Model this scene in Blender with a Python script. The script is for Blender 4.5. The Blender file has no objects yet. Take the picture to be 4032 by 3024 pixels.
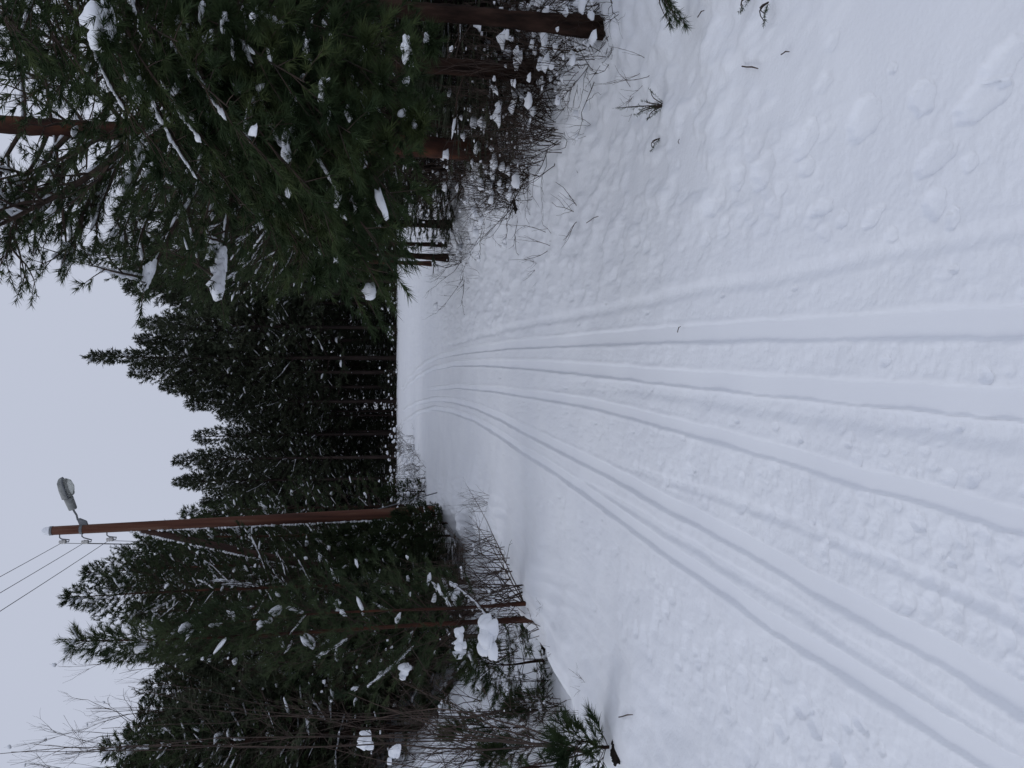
import bpy, math, random
import numpy as np
from mathutils import Vector, Matrix
R = math.radians
C = bpy.context.scene.collection

# ------------------------------------------------------------------ camera, sky, sun, exposure
PITCH = R(9.5)
FPX = 3046.0
EYE = 1.6
sc = bpy.context.scene
cam_d = bpy.data.cameras.new('camera')
cam = bpy.data.objects.new('camera', cam_d); C.objects.link(cam)
cam_d.sensor_width = 36.0
cam_d.lens = 36.0 * FPX / 4032.0
cam_d.clip_start = 0.05
cam_d.clip_end = 2000
sp, cp = math.sin(PITCH), math.cos(PITCH)
X = Vector((0, -sp, -cp)); Y = Vector((1, 0, 0)); Z = Vector((0, -cp, sp))   # phone held on its side: picture left = up
m = Matrix((X, Y, Z)).transposed().to_4x4(); m.translation = Vector((0, 0, EYE))
cam.matrix_world = m
sc.camera = cam

world = bpy.data.worlds.new('World'); sc.world = world; world.use_nodes = True
nt = world.node_tree; nt.nodes.clear()
wo = nt.nodes.new('ShaderNodeOutputWorld'); bg = nt.nodes.new('ShaderNodeBackground')
sky = nt.nodes.new('ShaderNodeTexSky'); sky.sky_type = 'NISHITA'; sky.sun_disc = False
sky.sun_elevation = R(44); sky.sun_rotation = R(-96)
cloud = nt.nodes.new('ShaderNodeMix'); cloud.data_type = 'RGBA'
cloud.inputs[0].default_value = 0.965               # overcast: an even cloud sheet over the clear-sky model
tc = nt.nodes.new('ShaderNodeTexCoord')
cn = nt.nodes.new('ShaderNodeTexNoise'); cn.inputs['Scale'].default_value = 1.3; cn.inputs['Detail'].default_value = 3
cr = nt.nodes.new('ShaderNodeMapRange'); cr.inputs[1].default_value = 0.3; cr.inputs[2].default_value = 0.7
cr.inputs[3].default_value = 0.965; cr.inputs[4].default_value = 1.035
mul = nt.nodes.new('ShaderNodeVectorMath'); mul.operation = 'SCALE'
mul.inputs[0].default_value = (5.20, 5.56, 6.65)
nt.links.new(tc.outputs['Generated'], cn.inputs['Vector'])
nt.links.new(cn.outputs['Fac'], cr.inputs[0]); nt.links.new(cr.outputs[0], mul.inputs['Scale'])
nt.links.new(sky.outputs[0], cloud.inputs[6]); nt.links.new(mul.outputs[0], cloud.inputs[7])
nt.links.new(cloud.outputs[2], bg.inputs['Color']); bg.inputs['Strength'].default_value = 0.1
nt.links.new(bg.outputs[0], wo.inputs['Surface'])

sun_d = bpy.data.lights.new('sun', 'SUN'); sun_d.energy = 0.4; sun_d.angle = R(35); sun_d.color = (1.0, 0.99, 0.99)
sun = bpy.data.objects.new('sun', sun_d); C.objects.link(sun)
sun.rotation_euler = Vector((0.95, 0.10, -0.95)).to_track_quat('-Z', 'Y').to_euler()

vs = sc.view_settings
vs.view_transform = 'Standard'; vs.look = 'None'; vs.exposure = 0.0; vs.gamma = 1.0; vs.use_curve_mapping = False
sc.cycles.max_bounces = 6; sc.cycles.diffuse_bounces = 5; sc.cycles.transparent_max_bounces = 8

# ------------------------------------------------------------------ helpers
def tag(o, label=None, cat=None, group=None, kind=None):
    if label: o['label'] = label
    if cat: o['category'] = cat
    if group: o['group'] = group
    if kind: o['kind'] = kind
    return o

def empty(name, loc, rz=0.0, s=1.0):
    o = bpy.data.objects.new(name, None); C.objects.link(o)
    o.empty_display_size = 0.1
    o.location = loc; o.rotation_euler = (0, 0, rz); o.scale = (s, s, s)
    return o

def mesh_np(name, V, F, k, smooth=False):
    me = bpy.data.meshes.new(name)
    V = np.ascontiguousarray(V, dtype=np.float32); F = np.ascontiguousarray(F, dtype=np.int32)
    me.vertices.add(len(V)); me.vertices.foreach_set('co', V.ravel())
    me.loops.add(F.size); me.loops.foreach_set('vertex_index', F.ravel())
    me.polygons.add(len(F)); me.polygons.foreach_set('loop_start', np.arange(len(F), dtype=np.int32) * k)
    me.update(calc_edges=True)
    if smooth: me.polygons.foreach_set('use_smooth', np.ones(len(F), dtype=bool))
    return me

def obj(name, me, mat, parent=None, loc=(0, 0, 0)):
    if me.materials: me.materials.clear()
    me.materials.append(mat)
    o = bpy.data.objects.new(name, me); C.objects.link(o); o.location = loc
    if parent is not None: o.parent = parent
    return o

def copy_tree(o, loc, rz, s):
    r = o.copy(); C.objects.link(r); r.location = loc; r.rotation_euler = (0, 0, rz); r.scale = s if hasattr(s, '__len__') else (s, s, s)
    for ch in list(o.children):
        c = ch.copy(); C.objects.link(c); c.parent = r
    return r

def frames(T):
    ref = np.where(np.abs(T[:, 2:3]) > 0.9, np.array([[1.0, 0, 0]]), np.array([[0, 0, 1.0]]))
    A = np.cross(T, ref); A /= np.linalg.norm(A, axis=1, keepdims=True) + 1e-12
    B = np.cross(T, A)
    return A, B

def tubes(polys, sides=4):
    """polys: list of (pts (n,3), radii (n,)) -> V, F (quads)."""
    Vs, Fs, off = [], [], 0
    ang = np.arange(sides) * 2 * math.pi / sides
    ca, sa = np.cos(ang), np.sin(ang)
    for pts, rad in polys:
        n = len(pts)
        T = np.gradient(pts, axis=0); T /= np.linalg.norm(T, axis=1, keepdims=True) + 1e-12
        A, B = frames(T)
        for i in range(1, n):                       # keep the frame from flipping
            a = A[i - 1] - T[i] * np.dot(A[i - 1], T[i]); nn = np.linalg.norm(a)
            if nn > 1e-6: A[i] = a / nn; B[i] = np.cross(T[i], A[i])
        ring = pts[:, None, :] + rad[:, None, None] * (A[:, None, :] * ca[None, :, None] + B[:, None, :] * sa[None, :, None])
        Vs.append(ring.reshape(-1, 3))
        i = np.arange(n - 1)[:, None] * sides; j = np.arange(sides)[None, :]; j2 = (j + 1) % sides
        Fs.append(np.stack([i + j, i + j2, i + sides + j2, i + sides + j], axis=-1).reshape(-1, 4) + off)
        off += n * sides
    return np.concatenate(Vs), np.concatenate(Fs)

def needles_mesh(rng, P, D, L, per, nl, nw, spread=(0.35, 0.85)):
    """needle triangles round the shoots P (base) D (dir) L (length)."""
    n = len(P)
    P = np.repeat(P, per, 0); D = np.repeat(D, per, 0); L = np.repeat(L, per)
    N = n * per
    A, B = frames(D)
    ph = rng.uniform(0, 2 * math.pi, N); th = rng.uniform(spread[0], spread[1], N)
    perp = A * np.cos(ph)[:, None] + B * np.sin(ph)[:, None]
    ax = D * np.cos(th)[:, None] + perp * np.sin(th)[:, None]
    ax[:, 2] -= 0.06
    base = P + D * (L * rng.uniform(0.0, 1.0, N))[:, None]
    side = np.cross(ax, rng.normal(size=(N, 3))); side /= np.linalg.norm(side, axis=1, keepdims=True) + 1e-9
    ln = nl * rng.uniform(0.7, 1.15, N)
    tip = base + ax * ln[:, None]
    V = np.empty((N, 3, 3), dtype=np.float32)
    w = nw * 0.5
    V[:, 0] = base + side * w; V[:, 1] = base - side * w; V[:, 2] = tip
    return V.reshape(-1, 3), np.arange(N * 3, dtype=np.int32).reshape(-1, 3)

def ico(sub):
    t = (1 + 5 ** 0.5) / 2
    V = np.array([(-1, t, 0), (1, t, 0), (-1, -t, 0), (1, -t, 0), (0, -1, t), (0, 1, t), (0, -1, -t), (0, 1, -t), (t, 0, -1), (t, 0, 1), (-t, 0, -1), (-t, 0, 1)], float)
    F = [(0, 11, 5), (0, 5, 1), (0, 1, 7), (0, 7, 10), (0, 10, 11), (1, 5, 9), (5, 11, 4), (11, 10, 2), (10, 7, 6), (7, 1, 8), (3, 9, 4), (3, 4, 2), (3, 2, 6), (3, 6, 8), (3, 8, 9), (4, 9, 5), (2, 4, 11), (6, 2, 10), (8, 6, 7), (9, 8, 1)]
    V /= np.linalg.norm(V[0])
    for _ in range(sub):
        V = list(map(tuple, V)); mid = {}; F2 = []
        def mp(a, b):
            k = (min(a, b), max(a, b))
            if k not in mid:
                p = np.array(V[a]) + np.array(V[b]); p /= np.linalg.norm(p); V.append(tuple(p)); mid[k] = len(V) - 1
            return mid[k]
        for a, b, c in F:
            x, y, z = mp(a, b), mp(b, c), mp(c, a)
            F2 += [(a, x, z), (b, y, x), (c, z, y), (x, y, z)]
        F = F2; V = np.array(V)
    return V, np.array(F, dtype=np.int32)
ICO = [ico(0), ico(1), ico(2), ico(3)]

def blobs(rng, items, sub=0, rough=0.25):
    """items: list of (centre, (sx,sy,sz), yaw, pitch): lumpy snow pieces, flat below."""
    TV, TF = ICO[sub]; nv = len(TV); n = len(items)
    if n == 0: return np.zeros((0, 3)), np.zeros((0, 3), dtype=np.int32)
    c = np.array([i[0] for i in items], float); s = np.array([i[1] for i in items], float)
    yaw = np.array([i[2] for i in items], float); pit = np.array([i[3] for i in items], float)
    V = np.repeat(TV[None], n, 0).copy()
    ph = rng.uniform(0, 6.28, (n, 1, 3)); fr = rng.uniform(1.5, 3.5, (n, 1, 3))
    d = 1 + rough * (np.sin(V[:, :, 0:1] * fr[:, :, 0:1] + ph[:, :, 0:1]) * np.sin(V[:, :, 1:2] * fr[:, :, 1:2] + ph[:, :, 1:2]) + 0.6 * np.sin(V[:, :, 2:3] * fr[:, :, 2:3] * 2 + ph[:, :, 2:3]))
    if sub <= 1: d = d * rng.uniform(1 - rough * 0.8, 1 + rough * 0.8, (n, nv, 1))
    elif sub >= 2:
        q = V * 7 + ph * 3
        d = d + rough * 0.25 * (np.sin(q[:, :, 0:1] + np.sin(q[:, :, 1:2])) * np.cos(q[:, :, 2:3] * 1.3))
    V = V * d
    V[:, :, 2] = np.where(V[:, :, 2] < 0, V[:, :, 2] * 0.35, V[:, :, 2])
    V = V * s[:, None, :]
    cpz, spz = np.cos(pit)[:, None], np.sin(pit)[:, None]
    x = V[:, :, 0] * cpz - V[:, :, 2] * spz; z = V[:, :, 0] * spz + V[:, :, 2] * cpz
    cy, sy = np.cos(yaw)[:, None], np.sin(yaw)[:, None]
    x2 = x * cy - V[:, :, 1] * sy; y2 = x * sy + V[:, :, 1] * cy
    V = np.stack([x2, y2, z], -1) + c[:, None, :]
    F = TF[None] + (np.arange(n) * nv)[:, None, None]
    return V.reshape(-1, 3), F.reshape(-1, 3)

def vnoise(x, y, seed=0):
    """2-D gradient noise, about -1..1"""
    xi = np.floor(x).astype(np.int64); yi = np.floor(y).astype(np.int64)
    xf = x - xi; yf = y - yi
    def g(ix, iy):
        h = (ix * 374761393 + iy * 668265263 + seed * 974711) & 0xffffffff
        h = ((h ^ (h >> 13)) * 1274126177) & 0xffffffff
        h = (h ^ (h >> 16)) & 0xffff
        a = h * (2 * math.pi / 65536.0)
        return np.cos(a), np.sin(a)
    u = xf * xf * xf * (xf * (xf * 6 - 15) + 10); v = yf * yf * yf * (yf * (yf * 6 - 15) + 10)
    def dot(ix, iy, dx, dy):
        a, b = g(ix, iy); return a * dx + b * dy
    n00 = dot(xi, yi, xf, yf); n10 = dot(xi + 1, yi, xf - 1, yf)
    n01 = dot(xi, yi + 1, xf, yf - 1); n11 = dot(xi + 1, yi + 1, xf - 1, yf - 1)
    return ((n00 * (1 - u) + n10 * u) * (1 - v) + (n01 * (1 - u) + n11 * u) * v) * 1.5

def fbm(x, y, seed=0, octv=4, lac=2.03, gain=0.5):
    s = 0; a = 1.0; f = 1.0
    for i in range(octv):
        s = s + a * vnoise(x * f + 17.3 * i, y * f - 9.1 * i, seed + i); a *= gain; f *= lac
    return s

def sstep(a, b, x):
    t = np.clip((x - a) / (b - a), 0, 1); return t * t * (3 - 2 * t)

# ------------------------------------------------------------------ materials
def mat_base(name, rough=0.8):
    ma = bpy.data.materials.new(name); ma.use_nodes = True
    nt = ma.node_tree; b = nt.nodes['Principled BSDF']; b.inputs['Roughness'].default_value = rough
    b.inputs['Specular IOR Level'].default_value = 0.2
    return ma, nt, b

def mat_noise(name, cols, scale=5.0, rough=0.8, bump=0.0, bscale=None, stretch=(1, 1, 1), detail=4, rand=0.0, bdist=0.01, spec=0.2):
    ma, nt, b = mat_base(name, rough); b.inputs['Specular IOR Level'].default_value = spec
    tc = nt.nodes.new('ShaderNodeTexCoord'); mp = nt.nodes.new('ShaderNodeMapping'); mp.inputs['Scale'].default_value = stretch
    no = nt.nodes.new('ShaderNodeTexNoise'); no.inputs['Scale'].default_value = scale; no.inputs['Detail'].default_value = detail
    ra = nt.nodes.new('ShaderNodeValToRGB')
    el = ra.color_ramp.elements
    el[0].position = 0.32; el[0].color = (*cols[0], 1); el[1].position = 0.68; el[1].color = (*cols[-1], 1)
    for i, c in enumerate(cols[1:-1]):
        e = el.new(0.32 + 0.36 * (i + 1) / (len(cols) - 1)); e.color = (*c, 1)
    nt.links.new(tc.outputs['Object'], mp.inputs[0]); nt.links.new(mp.outputs[0], no.inputs['Vector'])
    nt.links.new(no.outputs['Fac'], ra.inputs[0])
    out = ra.outputs[0]
    if rand > 0:
        oi = nt.nodes.new('ShaderNodeObjectInfo'); mr = nt.nodes.new('ShaderNodeMapRange')
        mr.inputs[3].default_value = 1 - rand; mr.inputs[4].default_value = 1 + rand
        hs = nt.nodes.new('ShaderNodeHueSaturation')
        nt.links.new(oi.outputs['Random'], mr.inputs[0]); nt.links.new(mr.outputs[0], hs.inputs['Value'])
        nt.links.new(out, hs.inputs['Color']); out = hs.outputs[0]
    nt.links.new(out, b.inputs['Base Color'])
    if bump > 0:
        n2 = nt.nodes.new('ShaderNodeTexNoise'); n2.inputs['Scale'].default_value = bscale or scale * 4; n2.inputs['Detail'].default_value = 5
        bm_ = nt.nodes.new('ShaderNodeBump'); bm_.inputs['Strength'].default_value = bump; bm_.inputs['Distance'].default_value = bdist
        nt.links.new(mp.outputs[0], n2.inputs['Vector']); nt.links.new(n2.outputs['Fac'], bm_.inputs['Height'])
        nt.links.new(bm_.outputs[0], b.inputs['Normal'])
    return ma

M_snow = mat_noise('snow_ground', [(0.86, 0.88, 0.92), (0.90, 0.92, 0.95)], scale=1.2, rough=0.65, bump=0.55, bscale=55, bdist=0.006, spec=0.25)
def packed_snow(ma):
    nt = ma.node_tree; b = nt.nodes['Principled BSDF']
    at_ = nt.nodes.new('ShaderNodeAttribute'); at_.attribute_name = 'packed'
    bp = [n for n in nt.nodes if n.type == 'BUMP'][0]
    mr = nt.nodes.new('ShaderNodeMapRange'); mr.inputs[3].default_value = 0.5; mr.inputs[4].default_value = 0.08
    nt.links.new(at_.outputs['Fac'], mr.inputs[0]); nt.links.new(mr.outputs[0], bp.inputs['Strength'])
packed_snow(M_snow)
M_snowc = mat_noise('snow_clump', [(0.82, 0.84, 0.88), (0.88, 0.90, 0.93)], scale=6, rough=0.7, bump=0.4, bscale=60, bdist=0.006)
M_needle = mat_noise('pine_needles', [(0.022, 0.034, 0.018), (0.042, 0.060, 0.028), (0.072, 0.090, 0.044)], scale=2.2, rough=0.8, rand=0.18, spec=0.1)
M_needle_near = mat_noise('pine_needles_near', [(0.016, 0.029, 0.012), (0.032, 0.051, 0.020), (0.064, 0.084, 0.030)], scale=3.5, rough=0.75, spec=0.12)
M_needle_far = mat_noise('pine_needles_far', [(0.028, 0.036, 0.022), (0.048, 0.058, 0.036), (0.070, 0.078, 0.050)], scale=1.1, rough=0.9, rand=0.25, spec=0.1)  # snowy-air haze over distant trees put into a paler needle colour
M_bark = mat_noise('pine_bark', [(0.010, 0.008, 0.007), (0.030, 0.018, 0.014), (0.055, 0.032, 0.024)], scale=16, rough=0.95, bump=1.0, bscale=34, stretch=(1, 1, 0.25), bdist=0.02, rand=0.15, spec=.04)
M_barkred = mat_noise('pine_bark_upper', [(0.018, 0.010, 0.008), (0.050, 0.021, 0.014), (0.10, 0.038, 0.020)], scale=7, rough=0.9, bump=0.8, bscale=30, stretch=(1, 1, 0.3), bdist=0.01)
M_limb = mat_noise('pine_limb', [(0.030, 0.024, 0.020), (0.075, 0.050, 0.038)], scale=8, rough=0.9, bump=0.5)
M_farbark = mat_noise('forest_bark', [(0.020, 0.015, 0.014), (0.042, 0.029, 0.025)], scale=5, rough=0.95, stretch=(1, 1, 0.2), rand=0.3)
M_twig = mat_noise('bare_twig', [(0.035, 0.026, 0.022), (0.085, 0.060, 0.048)], scale=6, rough=0.85, rand=0.2)
M_heath = mat_noise('brown_dead_twigs', [(0.018, 0.013, 0.010), (0.048, 0.031, 0.021)], scale=6, rough=0.9, rand=0.2)

# ------------------------------------------------------------------ ground shape
def swell(y):
    return 0.50 * sstep(10, 54, y) - 2.2 * sstep(61, 84, y)
EDGE_Y = np.array([-10, 3, 5, 7, 9, 12, 21, 30, 45, 60]); EDGE_X = np.array([-2.7, -2.7, -2.6, -2.62, -2.35, -2.2, -3.5, -5.0, -8.0, -14.0])
REDGE_Y = np.array([-10, 3, 5.5, 8, 12, 16, 22, 30, 45, 60]); REDGE_X = np.array([2.6, 2.55, 2.5, 2.4, 2.5, 2.7, 3.6, 6.0, 12.0, 18.0])

def h0(x, y):
    x = np.asarray(x, float); y = np.asarray(y, float)
    h = swell(y)
    e = x - (np.interp(y, EDGE_Y, EDGE_X) + 0.18 * np.sin(y * 1.9) + 0.1 * np.sin(y * 4.3))
    k = 1 - 0.6 * sstep(14, 30, y)
    h = h + k * (0.10 * np.exp(-((e - 0.25) / 0.45) ** 2) - 0.42 * sstep(0.12, -0.75, e) + 0.30 * sstep(-1.5, -5, e)) + 2.1 * sstep(-0.9, -4.6, e) * sstep(24, 13, y)
    r = x - np.interp(y, REDGE_Y, REDGE_X)
    h = h + 0.14 * sstep(-1.0, 0.8, r) + 0.25 * sstep(2, 8, r)
    h = h + 0.05 * fbm(x * 0.35, y * 0.3, 5, 2)
    return h

def ray(U, V):
    u = (U - 1512) / FPX; v = (2016 - V) / FPX
    return np.array([u, cp + v * sp, -sp + v * cp])

def gp(U, V):
    """ground point seen at upright photo pixel (U from left, V from top)"""
    d = ray(U, V); t = 1.0; o = np.array([0, 0, EYE])
    while t < 90:
        p = o + d * t
        if p[2] < float(h0(p[0], p[1])): break
        t += max(0.02, t * 0.004)
    return np.array([p[0], p[1], float(h0(p[0], p[1]))])

def at(U, V, y):
    d = ray(U, V); return np.array([0, 0, EYE]) + d * (y / d[1])

def gy(ypx, V): return gp(3024 - ypx, V)          # from the photo as stored (its y is 3024 - U)

# ------------------------------------------------------------------ ground mesh with ski tracks, prints, lumps
def track(pts):
    g = [gy(yp, v) for v, yp in pts]
    g.sort(key=lambda p: p[1])
    ys = np.array([p[1] for p in g]); xs = np.array([p[0] for p in g])
    return ys, xs
TR = {
 't1': track([(4032, 1262), (3650, 1275), (3281, 1290), (3000, 1300), (2734, 1312), (2370, 1333), (2005, 1358), (1823, 1382), (1732, 1402), (1680, 1426), (1640, 1456), (1605, 1492), (1585, 1530)]),
 't2': track([(4032, 1592), (3700, 1570), (3400, 1545), (3024, 1518), (2700, 1490), (2400, 1462), (2100, 1437), (1900, 1428), (1780, 1432), (1700, 1452), (1650, 1480), (1610, 1512), (1588, 1545)]),
 't3': track([(4032, 2050), (3708, 1960), (3389, 1880), (3024, 1770), (2700, 1682), (2499, 1630), (2335, 1590), (2150, 1560), (1950, 1532), (1800, 1520), (1700, 1530)]),
 't4': track([(4032, 2748), (3708, 2560), (3434, 2420), (3183, 2285), (3024, 2190), (2791, 2060), (2517, 1920), (2312, 1812), (2016, 1665), (1870, 1598), (1780, 1575), (1710, 1571), (1650, 1584), (1610, 1602), (1590, 1618)]),
 't5': track([(4032, 3060), (3890, 2974), (3616, 2800), (3343, 2633), (3024, 2440), (2882, 2330), (2608, 2150), (2380, 1985), (2198, 1855), (2016, 1742), (1870, 1650), (1780, 1618), (1710, 1606), (1650, 1622), (1612, 1645), (1592, 1665)]),
 't0': track([(4032, 905), (3799, 945), (3525, 985), (3252, 1050), (3024, 1105), (2791, 1130), (2563, 1185), (2290, 1238), (2016, 1288), (1870, 1325), (1760, 1360)]),
 't6': track([(4032, 2455), (3850, 2370), (3548, 2230), (3300, 2125), (3183, 2085), (2950, 1990)]),
 't7': track([(4032, 1705), (3708, 1668), (3389, 1630), (3024, 1590), (2700, 1545), (2500, 1520)]),
 't8': track([(4032, 2990), (3700, 2760), (3400, 2570), (3150, 2400), (2950, 2280), (2700, 2130), (2500, 2010)]),
}
def tdist(name, x, y):
    ys, xs = TR[name]
    xc = np.interp(y, ys, xs)
    sl = np.interp(y, 0.5 * (ys[1:] + ys[:-1]), np.diff(xs) / np.diff(ys))
    fade = sstep(ys[-1] + 3.0, ys[-1] - 1.0, y)
    if ys[0] > 2.2: fade = fade * sstep(ys[0] - 0.4, ys[0] + 0.4, y)
    return (x - xc) / np.sqrt(1 + sl * sl), fade

def groove(x, y, name, w, depth, wall=0.006, seed=1, rise=0.3, wgrow=0.0022):
    d, fade = tdist(name, x, y)
    d = d + 0.006 * vnoise(y * 3.0, x * 0, seed) + 0.0035 * vnoise(y * 14.0, x * 0, seed + 3)
    ww = w + wgrow * y
    wl = wall * (1 + 0.05 * y) * (1 + 0.9 * vnoise(y * 2.0, x * 3.0, seed + 7) ** 2)
    a = np.abs(d)
    dep = depth * (1 + 0.075 * y) * (1 + 0.25 * vnoise(y * 0.9, x * 0, seed + 1))
    g = -dep * sstep(ww / 2 + wl, ww / 2 - wl * 0.3, a)
    g = g + dep * rise * np.exp(-((a - ww / 2 - 0.018) / 0.012) ** 2) * (0.6 + 0.6 * vnoise(y * 5, x * 9, seed + 2))
    return g * fade

def build_ground():
    # rows: near ones about a picture line apart, far ones metres apart
    inv = np.linspace(1 / 1.15, 1 / 64.0, 720)
    yr = 1 / inv
    # insert a few more rows in the middle distance
    yr = np.unique(np.concatenate([yr, np.geomspace(10, 64, 90)]))
    yb = np.array([-60, -40, -25, -15, -10, -7, -5, -3.5, -2.4, -1.5, -0.8, -0.3, 0.1, 0.4, 0.65, 0.85, 1.0])
    yf = np.array([67, 70, 74, 78, 84, 90, 100, 115, 140, 180, 260, 400, 700])
    yy = np.concatenate([yb, yr, yf])
    nc = 640
    s = np.linspace(-1, 1, nc)
    outer = np.array([1.02, 1.06, 1.12, 1.25, 1.5, 2, 3, 5, 9, 16, 30])
    yc = np.clip(yy, 1.15, 64)
    half = 0.57 * yc + 0.6
    A = np.minimum(half, 1.25 + 0.18 * yc)
    Bc = half - A
    cx = np.interp(yc, [1.15, 12, 25, 45, 64], [0, 0, 0.2, -0.3, -1.5]) * 0.6
    xin = A[:, None] * s[None] + Bc[:, None] * (s ** 3)[None] + cx[:, None] * (1 - s[None] ** 2)
    xo = half[:, None] * outer[None] + 25 * (np.maximum(outer - 1.25, 0))[None]
    Xg = np.concatenate([-xo[:, ::-1], xin, xo], 1)
    Yg = np.repeat(yy[:, None], Xg.shape[1], 1)
    H = h0(Xg, Yg)
    near = sstep(60, 30, Yg)
    # packed strip between the grooves: trampled by feet and poles
    redge = np.interp(Yg, REDGE_Y, REDGE_X); ledge = np.interp(Yg, EDGE_Y, EDGE_X)
    inpath = sstep(ledge - 0.2, ledge + 0.6, Xg) * sstep(1.0, 0.2, Xg - TR['t0'][1][np.clip(np.searchsorted(TR['t0'][0], Yg), 0, len(TR['t0'][0]) - 1)])
    H += near * inpath * 0.010 * fbm(Xg * 3.0, Yg * 2.2, 21, 3)
    rr = fbm(Xg * 9.0, Yg * 8.0, 33, 3)
    H += near * inpath * 0.0045 * np.abs(rr) + near * inpath * 0.0016 * fbm(Xg * 38, Yg * 30, 37, 2) * sstep(9, 4, Yg)
    # right side: untrodden, wind-lumped
    rs = sstep(-1.6, 0.2, Xg - redge)
    H += near * rs * (0.055 * fbm(Xg * 1.7, Yg * 1.3, 41, 3) + 0.030 * np.abs(fbm(Xg * 3.6 + Yg * 1.2, Yg * 2.4 - Xg, 45, 3)))
    rs2 = sstep(0.3, 1.1, Xg) * sstep(2.2, 3.5, Yg)
    H += near * rs2 * 0.028 * np.maximum(fbm(Xg * 5.0, Yg * 3.2, 49, 3), -0.2)
    # left edge: wind-carved terraces on the berm, lumpy ditch beyond
    le = Xg - ledge
    H += near * sstep(0.1, -0.6, le) * (0.07 * fbm(Xg * 1.6, Yg * 1.5, 51, 3))
    H += near * sstep(1.6, 0.3, le) * (0.026 * fbm(Xg * 3.2, Yg * 1.1, 53, 3) + 0.004 * fbm(Xg * 11, Yg * 7, 54, 2))
    H += near * sstep(0.1, 0.9, Xg - redge) * sstep(30, 15, Yg) * 0.11 * np.abs(fbm(Xg * 2.4, Yg * 1.9, 55, 3))
    ter = (le + 0.25 * fbm(Xg * 0.8, Yg * 0.5, 57, 2)) * 6.0
    H += near * 0.018 * sstep(1.1, 0.5, le) * sstep(-0.8, -0.1, le) * (np.abs((ter % 1.0) - 0.5) * 2) ** 2 * sstep(5, 8, Yg)
    # middle distance right: trampled crossing path
    H += 0.06 * fbm(Xg * 0.9, Yg * 1.6, 61, 3) * sstep(18, 26, Yg) * sstep(60, 45, Yg) * sstep(2.5, 4.5, Xg)
    for sd, (y1, x1) in enumerate([(24.5, 2.3), (26.0, 2.6), (28.2, 2.4)]):
        H += -0.07 * np.exp(-((Yg - y1 + 0.15 * Xg + 0.3 * vnoise(Xg * 1.2, Xg * 0, 71 + sd)) / 0.30) ** 2) * sstep(x1, x1 + 1.2, Xg) * sstep(16, 9, Xg)
    # prints and pole holes pressed in one by one
    rng = np.random.default_rng(8)
    def pit(px, py, rx, ry, ang, dep, rim=0.35, sharp=0.35):
        sharp = sharp * 0.85; dep = dep * 0.62
        i0, i1 = np.searchsorted(yy, [py - 2.2 * max(rx, ry), py + 2.2 * max(rx, ry)])
        if i1 - i0 < 1: return
        row = Xg[(i0 + i1) // 2]
        j0, j1 = np.searchsorted(row, [px - 2.2 * max(rx, ry) - 0.1, px + 2.2 * max(rx, ry) + 0.1])
        if j1 - j0 < 1: return
        a = Xg[i0:i1, j0:j1] - px; b = Yg[i0:i1, j0:j1] - py
        ca, sa = math.cos(ang), math.sin(ang)
        q1 = (a * ca + b * sa) / rx; q2 = (-a * sa + b * ca) / ry
        r = np.sqrt(q1 * q1 + q2 * q2) + 0.38 * vnoise(a * .55 / rx + px * 50, b * .55 / ry + py * 31, 3) + 0.16 * vnoise(a * 1.7 / rx + px * 50, b * 1.7 / ry + py * 31, 4)
        rim = rim * 0.25
        H[i0:i1, j0:j1] += -dep * sstep(1.0 + sharp * 0.5, 1.0 - sharp, r) + dep * rim * np.exp(-((r - 1.28) / 0.22) ** 2)
    def xbetween(y, a, b):
        u, v = np.interp(y, *TR[a]), np.interp(y, *TR[b]); return u + (v - u) * rng.uniform()
    yinv = lambda: 1 / rng.uniform(1 / 22.0, 1 / 1.6)
    yy_ = lambda: rng.uniform(1.6, 24) if rng.random() < 0.6 else yinv()
    for _ in range(1600):                                # rough strip between the two pairs of tracks
        y = yy_(); x = xbetween(y, 't4', 't3'); r = rng.uniform(0.009, 0.030)
        pit(x, y, r * rng.uniform(0.8, 1.6), r * rng.uniform(0.9, 2.0), rng.uniform(0, 3), r * rng.uniform(0.10, 0.34), rng.uniform(0, .4))
    for _ in range(260):
        y = yy_(); x = xbetween(y, 't3', 't2'); r = rng.uniform(0.008, 0.018)
        pit(x, y, r, r * 1.3, 0, r * rng.uniform(0.2, 0.6))
    for _ in range(380):
        y = yy_(); x = xbetween(y, 't2', 't1') ; r = rng.uniform(0.008, 0.022)
        pit(x, y, r, r * rng.uniform(0.9, 2), rng.uniform(0, 3), r * rng.uniform(0.10, 0.3))
    for _ in range(240):
        y = yy_(); x = xbetween(y, 't1', 't0'); r = rng.uniform(0.008, 0.022)
        pit(x, y, r, r * rng.uniform(0.9, 1.8), rng.uniform(0, 3), r * rng.uniform(0.10, 0.3))
    for _ in range(1000):                                # trampled strip on the left shoulder
        y = yy_(); xl = np.interp(y, *TR['t5']); x = xl - 0.16 - abs(rng.normal(0, 0.36)); r = rng.uniform(0.012, 0.045)
        if x < np.interp(y, EDGE_Y, EDGE_X) + 0.5: continue
        pit(x, y, r, r * rng.uniform(0.9, 1.9), rng.uniform(0, 3), r * rng.uniform(0.12, 0.36), rng.uniform(0, .4))
    for _ in range(230):                                # old prints on the right shoulder
        y = 1 / rng.uniform(1 / 20.0, 1 / 2.6) if rng.random() < 0.4 else rng.uniform(3, 18)
        x0 = np.interp(y, *TR['t0']); x = x0 + 0.12 + abs(rng.normal(0, 0.55)); r = rng.uniform(0.015, 0.05)
        pit(x, y, r, r * rng.uniform(1.0, 1.9), rng.uniform(-.7, .7), r * rng.uniform(0.22, 0.45), rng.uniform(0, .3), 0.45)
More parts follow.
